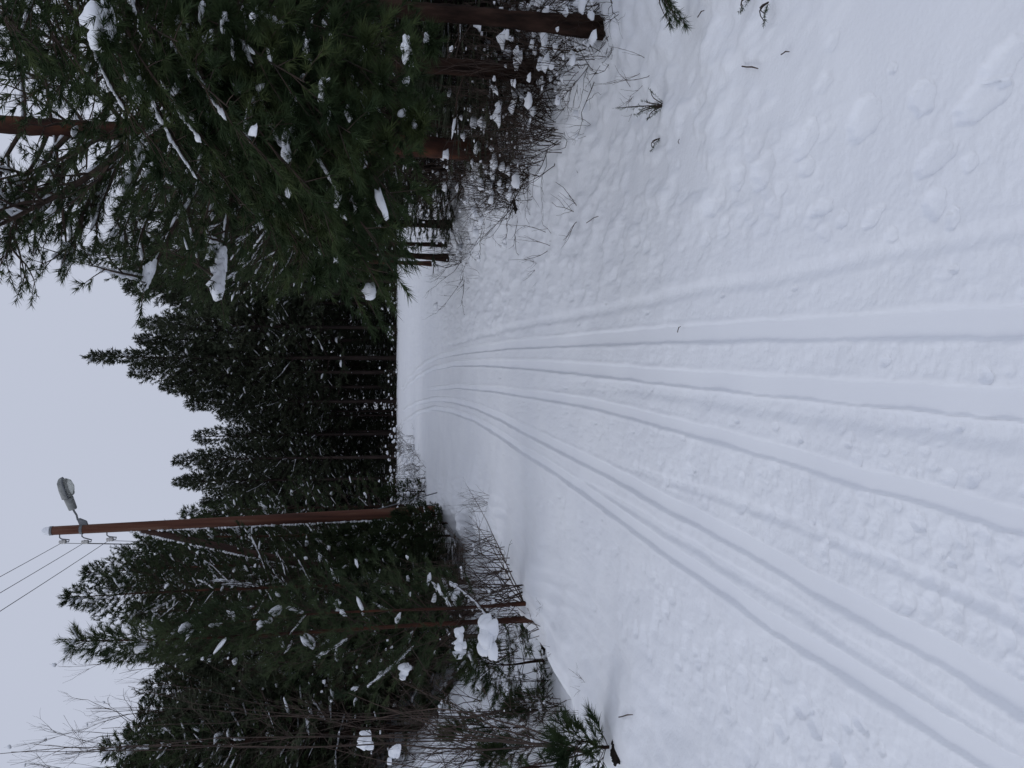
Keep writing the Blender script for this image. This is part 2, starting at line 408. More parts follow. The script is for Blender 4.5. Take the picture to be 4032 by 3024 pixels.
    # the large prints near the camera, measured: (V, y, half-sizes m, angle, depth)
    for V, yp, rx, ry, an, dep in [(3180, 555, .055, .085, .5, .035), (3400, 470, .07, .09, .2, .05), (3630, 380, .06, .06, 0, .04),
            (3680, 620, .05, .085, .1, .035), (3860, 400, .05, .10, .1, .045), (3950, 260, .05, .085, .2, .045), (3000, 660, .075, .10, .4, .05),
            (3180, 660, .04, .05, 0, .03), (3230, 820, .03, .085, 0, .045), (3320, 860, .03, .035, 0, .03), (3450, 850, .03, .07, .3, .028),
            (3520, 925, .025, .035, 0, .022), (3690, 815, .05, .05, .6, .04), (3750, 860, .03, .028, 0, .03), (2900, 700, .05, .07, .3, .04),
            (2800, 820, .05, .05, .2, .035), (3520, 270, .02, .02, 0, .03), (3830, 640, .03, .03, 0, .02), (2640, 1470, .028, .05, 0, .03),
            (3500, 1420, .018, .025, 0, .03), (3895, 1485, .022, .025, 0, .03), (3608, 2055, .032, .034, 0, .03), (3395, 1808, .028, .03, .3, .022),
            (3510, 1852, .026, .024, 0, .02), (3600, 1880, .034, .024, 0, .018), (3063, 1678, .018, .022, 0, .02), (3350, 1750, .014, .02, 0, .02),
            (3090, 2870, .045, .05, .3, .04), (3210, 2850, .05, .045, .2, .04), (3150, 2780, .04, .06, .5, .035), (3300, 2980, .05, .05, 0, .04),
            (3390, 2850, .03, .05, 0, .035), (3340, 2855, .035, .04, 0, .03), (3480, 2950, .02, .02, 0, .02), (3750, 1888, .03, .04, .8, .03), (3850, 1890, .02, .03, 0, .03),
            (2670, 2600, .045, .05, .4, .03), (2750, 2590, .05, .035, .3, .03), (2860, 2750, .06, .04, 0, .03), (2560, 2580, .03, .03, 0, .025), (2510, 2480, .05, .03, .4, .03), (2960, 2960, .09, .06, .2, .03),
            (2920, 2000, .03, .03, .0, .025), (2625, 1898, .03, .025, 0, .025), (2590, 2300, .02, .02, 0, .02), (2630, 2395, .05, .04, 0, .03)]:
        p = gy(yp, V); pit(p[0], p[1], rx, ry, an, dep * 0.80, 0.0, 0.20)
    # pole plant marks beside the tracks at stride spacing
    for t, dx in (('t1', 0.20), ('t2', -0.16), ('t4', 0.30), ('t5', -0.24)):
        y = 2.0
        while y < 20:
            x = np.interp(y, *TR[t]) + dx + rng.normal(0, .05)
            pit(x, y, .012, .02, 0, .02); pit(x, y + .04, .03, .035, 0, .006); y += rng.uniform(0.5, 1.2)
    for U_, V_, r_ in [(2915, 2375, .13), (2430, 1960, .26), (2735, 2140, .17), (2140, 1788, .18), (585, 2085, .08), (648, 2066, .07)]:
        p = gp(U_, V_); pit(p[0], p[1], r_ * 1.7, r_ * 1.7, 0, .07, 2.4, 1.2)
    for U_, V_, r_ in [(2915, 2375, .13), (2430, 1960, .24), (2735, 2140, .16), (585, 2085, .07)]:
        p = gp(U_, V_); pit(p[0] - .3 * r_, p[1] - 1.3 * r_, r_ * 1.5, r_ * .9, .3, -.055, 0, 1.6); pit(p[0] + r_ * .9, p[1] - r_, r_ * .9, r_ * .8, 0, -.05, 0, 1.6); pit(p[0] - r_ * 1.3, p[1] + .1, r_ * .8, r_ * .8, 0, -.07, 0, 1.6)
    # ski grooves last so that their floors stay smooth
    packed = np.zeros_like(H)
    def press(name, w, depth, seed, flatten=True, **k):
        nonlocal H, packed
        g = groove(Xg, Yg, name, w, depth, seed=seed, **k)
        if flatten:
            d, fade = tdist(name, Xg, Yg)
            inside = sstep(w / 2 + .02 + .0022 * Yg, w / 2 - .005 + .0018 * Yg, np.abs(d)) * fade
            base = h0(Xg, Yg) + 0.003
            H = H * (1 - inside) + base * inside; packed = np.maximum(packed, inside)
        H = H + g
    press('t7', 0.060, 0.016, 77, False, wall=0.035, rise=0.1)
    press('t6', 0.020, 0.013, 66, False, wall=0.02, rise=0.2)
    press('t8', 0.03, 0.012, 88, False, wall=0.02, rise=0.2)
    press('t0', 0.020, 0.011, 10, False, wall=0.030, rise=0.0)
    press('t3', 0.060, 0.013, 30)
    press('t1', 0.080, 0.013, 11); press('t2', 0.078, 0.014, 12)
    press('t4', 0.078, 0.015, 14); press('t5', 0.074, 0.016, 15)
    # the groomed ramp right of t0 sinks softly to the track
    n, mcol = Xg.shape
    V = np.stack([Xg, Yg, H], -1).reshape(-1, 3)
    i = np.arange(n - 1)[:, None] * mcol; j = np.arange(mcol - 1)[None]
    F = np.stack([i + j, i + j + 1, i + mcol + j + 1, i + mcol + j], -1).reshape(-1, 4)
    me = mesh_np('ground', V, F, 4, True)
    at_ = me.attributes.new('packed', 'FLOAT', 'POINT'); at_.data.foreach_set('value', packed.astype(np.float32).ravel())
    o = obj('ground', me, M_snow)
    tag(o, 'snow covered ground with ski tracks and footprints', kind='structure')
    return o
build_ground()

# ------------------------------------------------------------------ pine generator
UP = np.array([0, 0, 1.0])
def vdir(az, el): return np.array([math.cos(az) * math.cos(el), math.sin(az) * math.cos(el), math.sin(el)])

class Tree:
    def __init__(s, seed):
        s.rng = np.random.default_rng(seed); s.limbs = []; s.P = []; s.D = []; s.L = []; s.snow = []; s.bigsnow = []
    def shoots(s, p, d, L, ds, sl, droop=0.0):
        """side shoots along a straight twig"""
        rng = s.rng
        n = max(1, int(L / ds))
        t = (np.arange(n) + rng.uniform(0.2, 0.8, n)) / n
        side = np.where(np.arange(n) % 2 == 0, 1.0, -1.0)
        h = np.cross(d, UP); hn = np.linalg.norm(h); h = h / hn if hn > 1e-3 else np.array([1.0, 0, 0])
        P = p[None] + d[None] * (t * L)[:, None]
        P[:, 2] -= droop * t * t * L
        D = d[None] * rng.uniform(0.6, 1.0, (n, 1)) + h[None] * (side * rng.uniform(0.3, 0.9, n))[:, None] + UP[None] * rng.uniform(-0.25, 0.45, (n, 1))
        D /= np.linalg.norm(D, axis=1, keepdims=True)
        s.P.append(P); s.D.append(D); s.L.append(sl * rng.uniform(0.6, 1.2, n) * (1 - 0.3 * t))
        e = p + d * L; e[2] -= droop * L
        s.P.append(e[None] - d[None] * sl * 0.5); s.D.append(d[None]); s.L.append(np.array([sl * 1.3]))
    def limb(s, pts, r0, r1): s.limbs.append((pts, np.linspace(r0, r1, len(pts))))
    def branch(s, p, az, el, L, r, o, up=0.5, droop=0.4, start=0.25):
        rng = s.rng; n = 7
        pts = [np.array(p, float)]; a = az
        for i in range(1, n):
            t = i / (n - 1)
            e = el - droop * math.sin(t * math.pi * 0.7) + up * t * t + rng.normal(0, 0.06)
            a += rng.normal(0, 0.10)
            pts.append(pts[-1] + vdir(a, e) * L / (n - 1))
        pts = np.array(pts)
        s.dress(pts, L, r, o, start)
        return pts
    def dress(s, pts, L, r, o, start=0.25):
        rng = s.rng
        s.limb(pts, r, r * 0.25)
        n = len(pts); T = np.gradient(pts, axis=0); T /= np.linalg.norm(T, axis=1, keepdims=True)
        nt = max(3, int(L * (1 - start) / o['tw_ds']))
        for k in range(nt):
            t = start + (1 - start) * (k + rng.uniform(0.1, 0.9)) / nt
            f = t * (n - 1); i = min(int(f), n - 2); w = f - i
            q = pts[i] * (1 - w) + pts[i + 1] * w; d0 = T[i]
            h = np.cross(d0, UP); h /= np.linalg.norm(h) + 1e-9
            sg = 1 if k % 2 else -1
            an = rng.uniform(0.5, 1.1)
            d = d0 * math.cos(an) + h * sg * math.sin(an) + UP * rng.uniform(-0.2, 0.35) + np.array([0, 0, o.get('twdroop', 0.0)])
            d /= np.linalg.norm(d)
            tl = (o['tw_l'] * (1.15 - t) * L + o['tw_min']) * rng.uniform(0.6, 1.2)
            tl = min(tl, o['tw_max'])
            e = q + d * tl; md = q + d * tl * 0.5 + np.array([0, 0, 0.03 * tl])
            if o['twigs']: s.limbs.append((np.array([q, md, e]), np.array([r * 0.32 * (1.2 - t) + o['tr'], r * 0.2 * (1.2 - t) + o['tr'] * .8, o['tr'] * 0.6])))
            s.shoots(q + d * tl * 0.2, d, tl * 0.8, o['sh_ds'], o['sh_l'])
            if rng.random() < o['snow']:
                sz = rng.uniform(*o['snow_s'])
                c = q + d * tl * rng.uniform(0.3, 0.95) + UP * (0.35 * sz + o['sh_l'] * 0.25)
                s.snow.append((c, (sz * rng.uniform(0.9, 2.0), sz * rng.uniform(0.6, 1.1), sz * rng.uniform(0.35, 0.7)), math.atan2(d[1], d[0]), math.asin(max(-1, min(1, d[2]))) * 0.8))
        s.P.append(pts[-1][None]); s.D.append(T[-1][None]); s.L.append(np.array([o['sh_l'] * 1.6]))
        if rng.random() < o['lsnow']:                    # snow lying along the limb
            k = max(2, int(L * rng.uniform(0.3, 0.8) / o['ls_ds'])); t0 = rng.uniform(0.05, 0.4)
            for j in range(k):
                t = t0 + j * o['ls_ds'] / L
                if t > 0.97: break
                f = t * (n - 1); i = min(int(f), n - 2); w = f - i
                q = pts[i] * (1 - w) + pts[i + 1] * w; dd = T[i]
                sz = o['ls_w'] * rng.uniform(0.6, 1.4)
                s.snow.append((q + UP * (r * 0.7 + sz * 0.25), (o['ls_ds'] * rng.uniform(0.6, 0.95), sz, sz * rng.uniform(0.5, 0.9)), math.atan2(dd[1], dd[0]), math.asin(max(-1, min(1, dd[2])))))
    def finish(s, name, o, trunk, mats, sides=8, csides=3, sub=0):
        """root empty > trunk, branches, crown, snow"""
        root = empty(name, (0, 0, 0))
        if sides >= 8:                                   # flaky bark: finer rings pushed in and out
            p, r_ = trunk; tt = np.concatenate([np.arange(0, 2.4, .035), np.arange(2.4, p[-1, 2], .12)]); tt = np.append(tt, p[-1, 2])
            p2 = np.stack([np.interp(tt, p[:, 2], p[:, q]) for q in range(3)], -1); p2[0, 2] = -.25; r2 = np.interp(tt, p[:, 2], r_)
            V, F = tubes([(p2, r2)], 22); nr = len(tt); Vr = V.reshape(nr, 22, 3); d_ = Vr - p2[:, None]
            aa = np.arange(22)[None] * .9 + 0 * tt[:, None]; zz = tt[:, None] + 0 * aa
            dd = 1 + .10 * vnoise(np.cos(aa / .9 * 2 * math.pi / 22) * 3 + 5, zz * 9, 4) + .10 * vnoise(aa, zz * 22, 6) + .12 * vnoise(aa * .4, zz * 3.1, 9)
            V = (p2[:, None] + d_ * dd[..., None]).reshape(-1, 3)
        else: V, F = tubes([trunk], sides)
        obj('trunk', mesh_np('trunk', V, F, 4, True), mats[0], root)
        if s.limbs:
            V, F = tubes(s.limbs, csides); obj('branches', mesh_np('branches', V, F, 4, True), mats[1], root)['kind'] = 'stuff'
        P = np.concatenate(s.P); D = np.concatenate(s.D); L = np.concatenate(s.L)
        V, F = needles_mesh(s.rng, P, D, L, o['per'], o['nl'], o['nw'], o.get('spread', (0.35, 0.85)))
        obj('crown', mesh_np('crown', V, F, 3), mats[2], root)['kind'] = 'stuff'
        it = s.snow
        if it:
            V, F = blobs(s.rng, it, sub, 0.28); obj('snow_load', mesh_np('snow_load', V, F, 3, True), M_snowc, root)['kind'] = 'stuff'
        return root

def trunk_poly(rng, H, r0, lean=(0, 0), wob=0.06, n=12, r1=0.15):
    t = np.concatenate([[0, .12 / H, .3 / H, .6 / H], np.linspace(0, 1, n)[1:]]); t.sort(); ph = rng.uniform(0, 6, 2)
    x = lean[0] * t * H + wob * np.sin(t * 5 + ph[0]) * t; y = lean[1] * t * H + wob * np.sin(t * 4.3 + ph[1]) * t
    pts = np.stack([x, y, t * H - 0.25 * (t == 0)], -1)
    rad = r0 * (1 - (1 - r1) * t ** 1.1) * (1 + 0.55 * np.exp(-t * H / 0.16))
    return pts, rad

def tpos(tr, h):
    pts = tr[0]; return np.array([np.interp(h, pts[:, 2], pts[:, k]) for k in range(3)])

FAR = dict(tw_ds=0.24, tw_l=0.36, tw_min=0.25, tw_max=1.2, twigs=False, tr=0.01, sh_ds=0.18, sh_l=0.20, snow=0.10, snow_s=(0.05, 0.17), lsnow=0.14, ls_ds=0.22, ls_w=0.05, per=9, nl=0.22, nw=0.050)
MID = dict(tw_ds=0.16, tw_l=0.36, tw_min=0.16, tw_max=0.9, twigs=True, tr=0.004, sh_ds=0.12, sh_l=0.12, snow=0.16, snow_s=(0.03, 0.10), lsnow=0.26, ls_ds=0.14, ls_w=0.035, per=17, nl=0.115, nw=0.018)
NEAR = dict(tw_ds=0.085, tw_l=0.36, tw_min=0.12, tw_max=0.75, twigs=True, tr=0.0022, sh_ds=0.055, sh_l=0.085, snow=0.03, snow_s=(0.02, 0.055), lsnow=0.12, ls_ds=0.05, ls_w=0.022, per=30, nl=0.075, nw=0.0048, spread=(0.25, 0.7))

def pine(name, seed, H, cb, Rm, r0, o, mats, per=5, dh=0.5, shape='tall', droop=0.35, up=0.6, dead=0.0, lean=(0, 0), sub=0, el0=0.35, sides=8, gap=0.0, wob=0.06):
    s = Tree(seed); rng = s.rng
    tr = trunk_poly(rng, H, r0, lean, wob)
    h = cb * H
    while h < H * 0.985:
        t = (h / H - cb) / (1 - cb)
        if shape == 'tall': prof = (0.45 + 0.75 * math.sin(min(1, t * 1.5 + 0.12) * math.pi * 0.55)) * (1 - t ** 2.2) + 0.05
        elif shape == 'cone': prof = (1 - t) ** 0.85 * (0.8 + 0.2 * min(1, t * 6)) + 0.04
        else: prof = (1 - t) ** 0.6 * min(1, 0.5 + t * 3) + 0.05
        k = per if rng.random() < 0.7 else per - 1
        a0 = rng.uniform(0, 6.28)
        for j in range(max(2, k)):
            if rng.random() < gap: continue
            L = Rm * prof * rng.uniform(0.65, 1.2)
            a = a0 + j * 2 * math.pi / k + rng.normal(0, 0.25)
            p = tpos(tr, h + rng.uniform(-0.12, 0.12) * dh)
            s.branch(p, a, el0 + 0.7 * t + rng.normal(0, 0.12), L, max(r0 * 0.32 * (1 - t * 0.7), o['tr'] * 2) * min(1, L / Rm + 0.25), o, up=up, droop=droop * (1 - 0.6 * t), start=0.28 if t < 0.6 else 0.1)
        h += dh * rng.uniform(0.7, 1.3) * (1 - 0.45 * t)
    if dead > 0:                                           # dead bare branches under the crown
        h = 0.12 * H
        while h < cb * H:
            L = dead * rng.uniform(0.4, 1.2); a = rng.uniform(0, 6.28); p = tpos(tr, h)
            pts = [p]; e = rng.uniform(-0.3, 0.3)
            for i in range(4): e += rng.normal(0, .2); a += rng.normal(0, .15); pts.append(pts[-1] + vdir(a, e) * L / 4)
            pts = np.array(pts); s.limb(pts, r0 * 0.12, r0 * 0.03)
            for q in range(1, 4):
                if rng.random() < .7:
                    b = pts[q] + vdir(a + rng.choice([-1, 1]) * rng.uniform(.5, 1), e + rng.normal(0, .3)) * L * .4; s.limbs.append((np.array([pts[q], (pts[q] + b) / 2 + UP * .02, b]), np.array([r0 * .05, r0 * .035, r0 * .02])))
            if rng.random() < 0.5: s.snow.append((pts[2] + UP * .02, (L * .10, o['ls_w'] * .8, o['ls_w'] * .6), a, e))
            h += dh * rng.uniform(0.25, 0.8)
    s.shoots(tr[0][-1] - UP * 0.2, UP.copy(), 0.3, o['sh_ds'], o['sh_l'])
    return s.finish(name, o, tr, mats, sides=sides, sub=sub)

mF = (M_farbark, M_farbark, M_needle_far); mM = (M_bark, M_limb, M_needle); mMr = (M_barkred, M_limb, M_needle); mN = (M_bark, M_limb, M_needle_near)

# --- distant / middle prototypes (used for their first standing place, then copied)
protos = {
 'far': [pine('pine_tree', 100 + i, [17, 16, 18, 15, 17][i], [0.30, 0.38, 0.25, 0.18, 0.34][i], [2.3, 2.6, 2.4, 2.2, 2.7][i], 0.15, FAR, mF, per=6, dh=0.62, shape=['tall', 'round', 'tall', 'cone', 'round'][i], dead=1.3, sides=6, gap=0.05) for i in range(5)],
 'mid': [pine('pine_tree', 200 + i, [10, 9, 8.5, 11][i], [0.16, 0.28, 0.10, 0.34][i], [1.7, 1.9, 1.6, 1.8][i], 0.075, MID, mMr if i % 2 else mM, per=5, dh=0.44, shape=['cone', 'round', 'cone', 'tall'][i], dead=0.8, sides=7, gap=0.06) for i in range(4)],
 'fir': [pine('spruce_tree', 150 + i, [9, 11, 7.5][i], 0.03, [2.0, 2.2, 1.9][i], 0.09, dict(FAR, snow=.06, per=10), mF, per=7, dh=0.42, shape='cone', sides=6, droop=.7, up=.5, el0=.1) for i in range(3)],
 'young': [pine('young_pine', 300 + i, [2.6, 3.2, 2.0][i], 0.06, [0.95, 1.0, 0.8][i], 0.035, dict(MID, tw_ds=0.085, sh_ds=0.065, snow=0.13, per=20, nw=.017, lsnow=.1), mM, per=5, dh=0.26, shape='cone', up=0.8, sides=6) for i in range(3)],
}
used = set()
def place(kind, i, x, y, rz, s, label, cat, group=None, name=None, dz=0.0):
    pr = protos[kind][i % len(protos[kind])]
    z = float(h0(x, y)) + dz
    if (kind, i % len(protos[kind])) not in used:
        used.add((kind, i % len(protos[kind]))); pr.location = (x, y, z); pr.rotation_euler = (0, 0, rz); pr.scale = s if hasattr(s, '__len__') else (s, s, s); o = pr
        if 'group' in o.keys(): del o['group']
    else:
        o = copy_tree(pr, (x, y, z), rz, s)
        if 'group' in o.keys() and not group: del o['group']
    if name: o.name = name
    tag(o, label, cat, group)
    return o

PH = {'far': [17, 16, 18, 15, 17], 'fir': [9, 11, 7.5], 'mid': [10, 9, 8.5, 11], 'young': [2.6, 3.2, 2.0]}
def topped(kind, i, U, Vt, y, label, group=None, wide=1.0):
    """tree at depth y whose tip shows at (U, Vt)"""
    p = at(U, Vt, y); H = p[2] - float(h0(p[0], y)); s = H / PH[kind][i]
    w = min(max(s, 0.75), 1.3) * wide
    return place(kind, i, p[0], y, random.uniform(0, 6.28), (w, w, s), label, 'pine tree', group)

random.seed(5)
TALL = [  # kind, proto, U, Vtop, y, label
 ('mid', 3, 2021, 335, 24, 'tall thin pine whose narrow tip stands beside the big right-hand pine crown'),
 ('far', 0, 1885, 500, 62, 'pine with small snowy tip between the two tall right-hand tree tips'),
 ('far', 2, 1940, 470, 61.5, 'pine with lumpy snowy crown just left of the thin right-hand tip'),
 ('far', 3, 1620, 352, 62, 'tall pine with the highest pointed tip over the middle of the clearing'),
 ('far', 0, 1745, 560, 61.5, 'broad pine right of the highest pointed tip behind the clearing'),
 ('far', 2, 1690, 540, 64, 'pine standing between the highest tip and the broad pine'),
 ('far', 0, 1560, 520, 62.5, 'pine with sloping shoulder left of the highest pointed tip'),
 ('far', 2, 1500, 640, 63, 'dark pine stepping down towards the low gap in the treeline'),
 ('far', 1, 1440, 745, 62, 'dark pine on the right rim of the low gap in the treeline'),
 ('far', 4, 1385, 860, 66, 'lowest dark pine in the gap of the treeline'),
 ('far', 1, 1307, 775, 63, 'round topped pine on the left rim of the low gap'),
 ('far', 0, 1212, 690, 61.5, 'forked pine with open snowy branches right of the lamp pole'),
 ('far', 2, 1125, 690, 62, 'dark pine close right of the forked open-branched pine'),
 ('far', 4, 1060, 800, 64, 'low pine just right of the lamp pole behind the clearing'),
 ('mid', 2, 1010, 728, 33, 'dense pine top showing directly beside the pole on its right'),
 ('mid', 1, 900, 560, 26, 'snowy pine just left of the pole behind the brace'),
 ('mid', 0, 842, 478, 27, 'pine with candle tips left of the three insulators'),
 ('mid', 3, 770, 345, 24, 'pine with clumped tips between insulators and the tallest left-hand tip'),
 ('mid', 3, 672, 272, 17, 'tall left-hand pine with red trunk and the highest left tip'),
 ('mid', 1, 610, 510, 20, 'pine in the dip between the two highest left-hand tips'),
 ('mid', 0, 437, 405, 19, 'pine behind the young near pine, its tip left of it'),
 ('mid', 2, 370, 640, 21, 'low snowy pine below the dip in the left-hand treeline'),
 ('mid', 1, 300, 570, 16, 'round snowy pine behind the bare birch twigs'),
 ('mid', 3, 215, 560, 15, 'dark pine with thin crown behind bare birch twigs'),
 ('mid', 0, 140, 500, 14, 'pine near the left-hand rim of the view behind the birch'),
 ('mid', 2, 70, 415, 12.5, 'tall dark pine filling the far left rim'),
 ('mid', 1, -30, 450, 14, 'snowy pine half outside the view on the left rim'),
]
for k, i, U, Vt, y, lab in TALL: topped(k, i, U, Vt, y, lab)

PU = np.array([-400, 0, 86, 150, 223, 305, 369, 430, 524, 610, 670, 765, 842, 902, 960, 1015, 1034, 1125, 1211, 1307, 1394, 1407, 1444, 1512, 1570, 1620, 1700, 1800, 1885, 1950, 2021, 2100, 2200, 2300, 3600])
PV = np.array([480, 480, 440, 505, 565, 600, 680, 600, 560, 560, 470, 400, 500, 565, 650, 730, 805, 700, 700, 775, 860, 800, 740, 630, 560, 480, 590, 590, 540, 500, 480, 500, 600, 620, 560])
rnd = np.random.default_rng(77)
LAND = [(2021, 'under the thin right-hand tip'), (1885, 'under the small snowy right-hand tip'), (1745, 'under the broad pine'), (1620, 'under the highest middle tip'), (1500, 'by the sloping treeline'),
        (1385, 'in the low gap'), (1250, 'under the forked pine'), (1110, 'right of the pole'), (985, 'close behind the pole'), (860, 'under the candle tips'), (740, 'under the clumped tips'), (640, 'under the tallest left tip'),
        (530, 'behind the slender young pine'), (410, 'behind the bent little pine'), (290, 'under the round snowy pine'), (170, 'behind the bare birches'), (40, 'at the left rim')]
pts_done = []
def ok(x, y, dmin):
    for a, b in pts_done:
        if (a - x) ** 2 + (b - y) ** 2 < dmin * dmin: return False
    pts_done.append((x, y)); return True
def scatter(n, xr, yr, kinds, dmin, label, group, cond=None, off=(30, 260), Hr=None):
    c = tries = 0
    while c < n and tries < n * 60:
        tries += 1
        y = rnd.uniform(*yr); x = rnd.uniform(*xr) if not callable(xr) else xr(y)
        if abs(x) > 0.58 * y + 2.5: continue
        if cond and not cond(x, y): continue
        if not ok(x, y, dmin): continue
        U = 1512 + x * FPX / (y * cp)
        Vt = np.interp(U, PU, PV) + rnd.uniform(*off)
        z = float(h0(x, y)); H = at(U, Vt, y)[2] - z
        kind = kinds[rnd.integers(len(kinds))]; i = int(rnd.integers(len(protos[kind])))
        if Hr: H = min(H, rnd.uniform(*Hr))
        if H < 1.2: continue
        s = H / PH[kind][i]; w = min(max(s, 0.7), 1.35) * rnd.uniform(0.9, 1.15)
        kd = 'spruce' if kind == 'fir' else 'pine'
        lm = min(LAND, key=lambda q: abs(q[0] - U))[1] if U < 2100 else ('above the three dark trunks' if U < 2300 else 'behind the red-trunked pine' if U < 2560 else 'behind the lush near pine')
        place(kind, i, x, y, rnd.uniform(0, 6.28), (w, w, s), label % kd + ', ' + lm, kd + ' tree', kd + 's, ' + group + ', ' + lm); c += 1
    return c
inl = lambda x, y: x < np.interp(y, [5, 10, 12, 21, 30, 45, 58], [-8, -7.2, -4.8, -4.9, -6.5, -9.5, -14])
inr = lambda x, y: x > np.interp(y, [5, 9, 16, 22, 30, 45, 58], [3.4, 3.9, 3.9, 5.2, 7.5, 12, 17])
scatter(34, (-16, -4), (9, 26), ['mid', 'mid', 'fir'], 1.25, 'dark snow-dusted %s in the thicket left of the lamp pole', 'left thicket', inl, (60, 420))
scatter(30, (-36, -6), (22, 58), ['far', 'mid', 'fir'], 1.8, 'dark %s deep in the wood behind the left thicket', 'deep left wood', inl, (40, 400))
scatter(34, (3.4, 14), (8, 24), ['mid', 'mid', 'fir'], 1.2, 'dark %s in the right-hand thicket behind the near pines', 'right thicket', inr, (100, 500))
scatter(40, (5, 34), (24, 58), ['far', 'mid', 'fir'], 1.7, 'dark %s in the wood beyond the right-hand side path', 'deep right wood', inr, (30, 400))
scatter(56, (-38, 38), (62.5, 71), ['far'], 1.4, 'dark %s in the front ranks of the forest wall', 'front of the forest wall', None, (0, 160))
scatter(44, (-40, 40), (63, 76), ['fir'], 1.5, 'low dark %s filling the foot of the forest wall', 'undergrowth of the forest wall', None, (300, 620))
scatter(46, (-34, 36), (61.3, 66), ['fir'], 1.1, 'small dark %s along the forest wall', 'hem of the forest wall', None, (700, 880), (2.5, 6))
scatter(34, (3.8, 11), (8, 22), ['young', 'fir'], .9, 'small dark %s in the right thicket', 'right undergrowth', lambda x, y: x > np.interp(y, [8, 16, 22], [3.9, 4.2, 5.4]), (900, 1150), (1.6, 4.2))
scatter(16, (-12, -4.6), (12, 22), ['young', 'fir'], .9, 'small dark %s low in the left thicket', 'left undergrowth', lambda x, y: x < -4.6, (900, 1100), (1.6, 4.2))
scatter(120, (-56, 58), (93, 112), ['fir'], 1.9, 'dark %s at the back of the wood', 'last rank of the wood', None, (150, 420))
scatter(26, (6, 40), (26, 60), ['fir'], 1.4, 'low dark %s in the right-hand wood', 'low firs of the right wood', inr, (500, 800))
scatter(60, (-48, 48), (71, 92), ['far', 'far', 'fir'], 1.9, 'dark %s in the rear ranks of the forest wall', 'back of the forest wall', None, (10, 200))

# ------------------------------------------------------------------ the near pines, each built on its own
def moved(root, x, y, z=None):
    root.location = (x, y, float(h0(x, y)) if z is None else z); return root

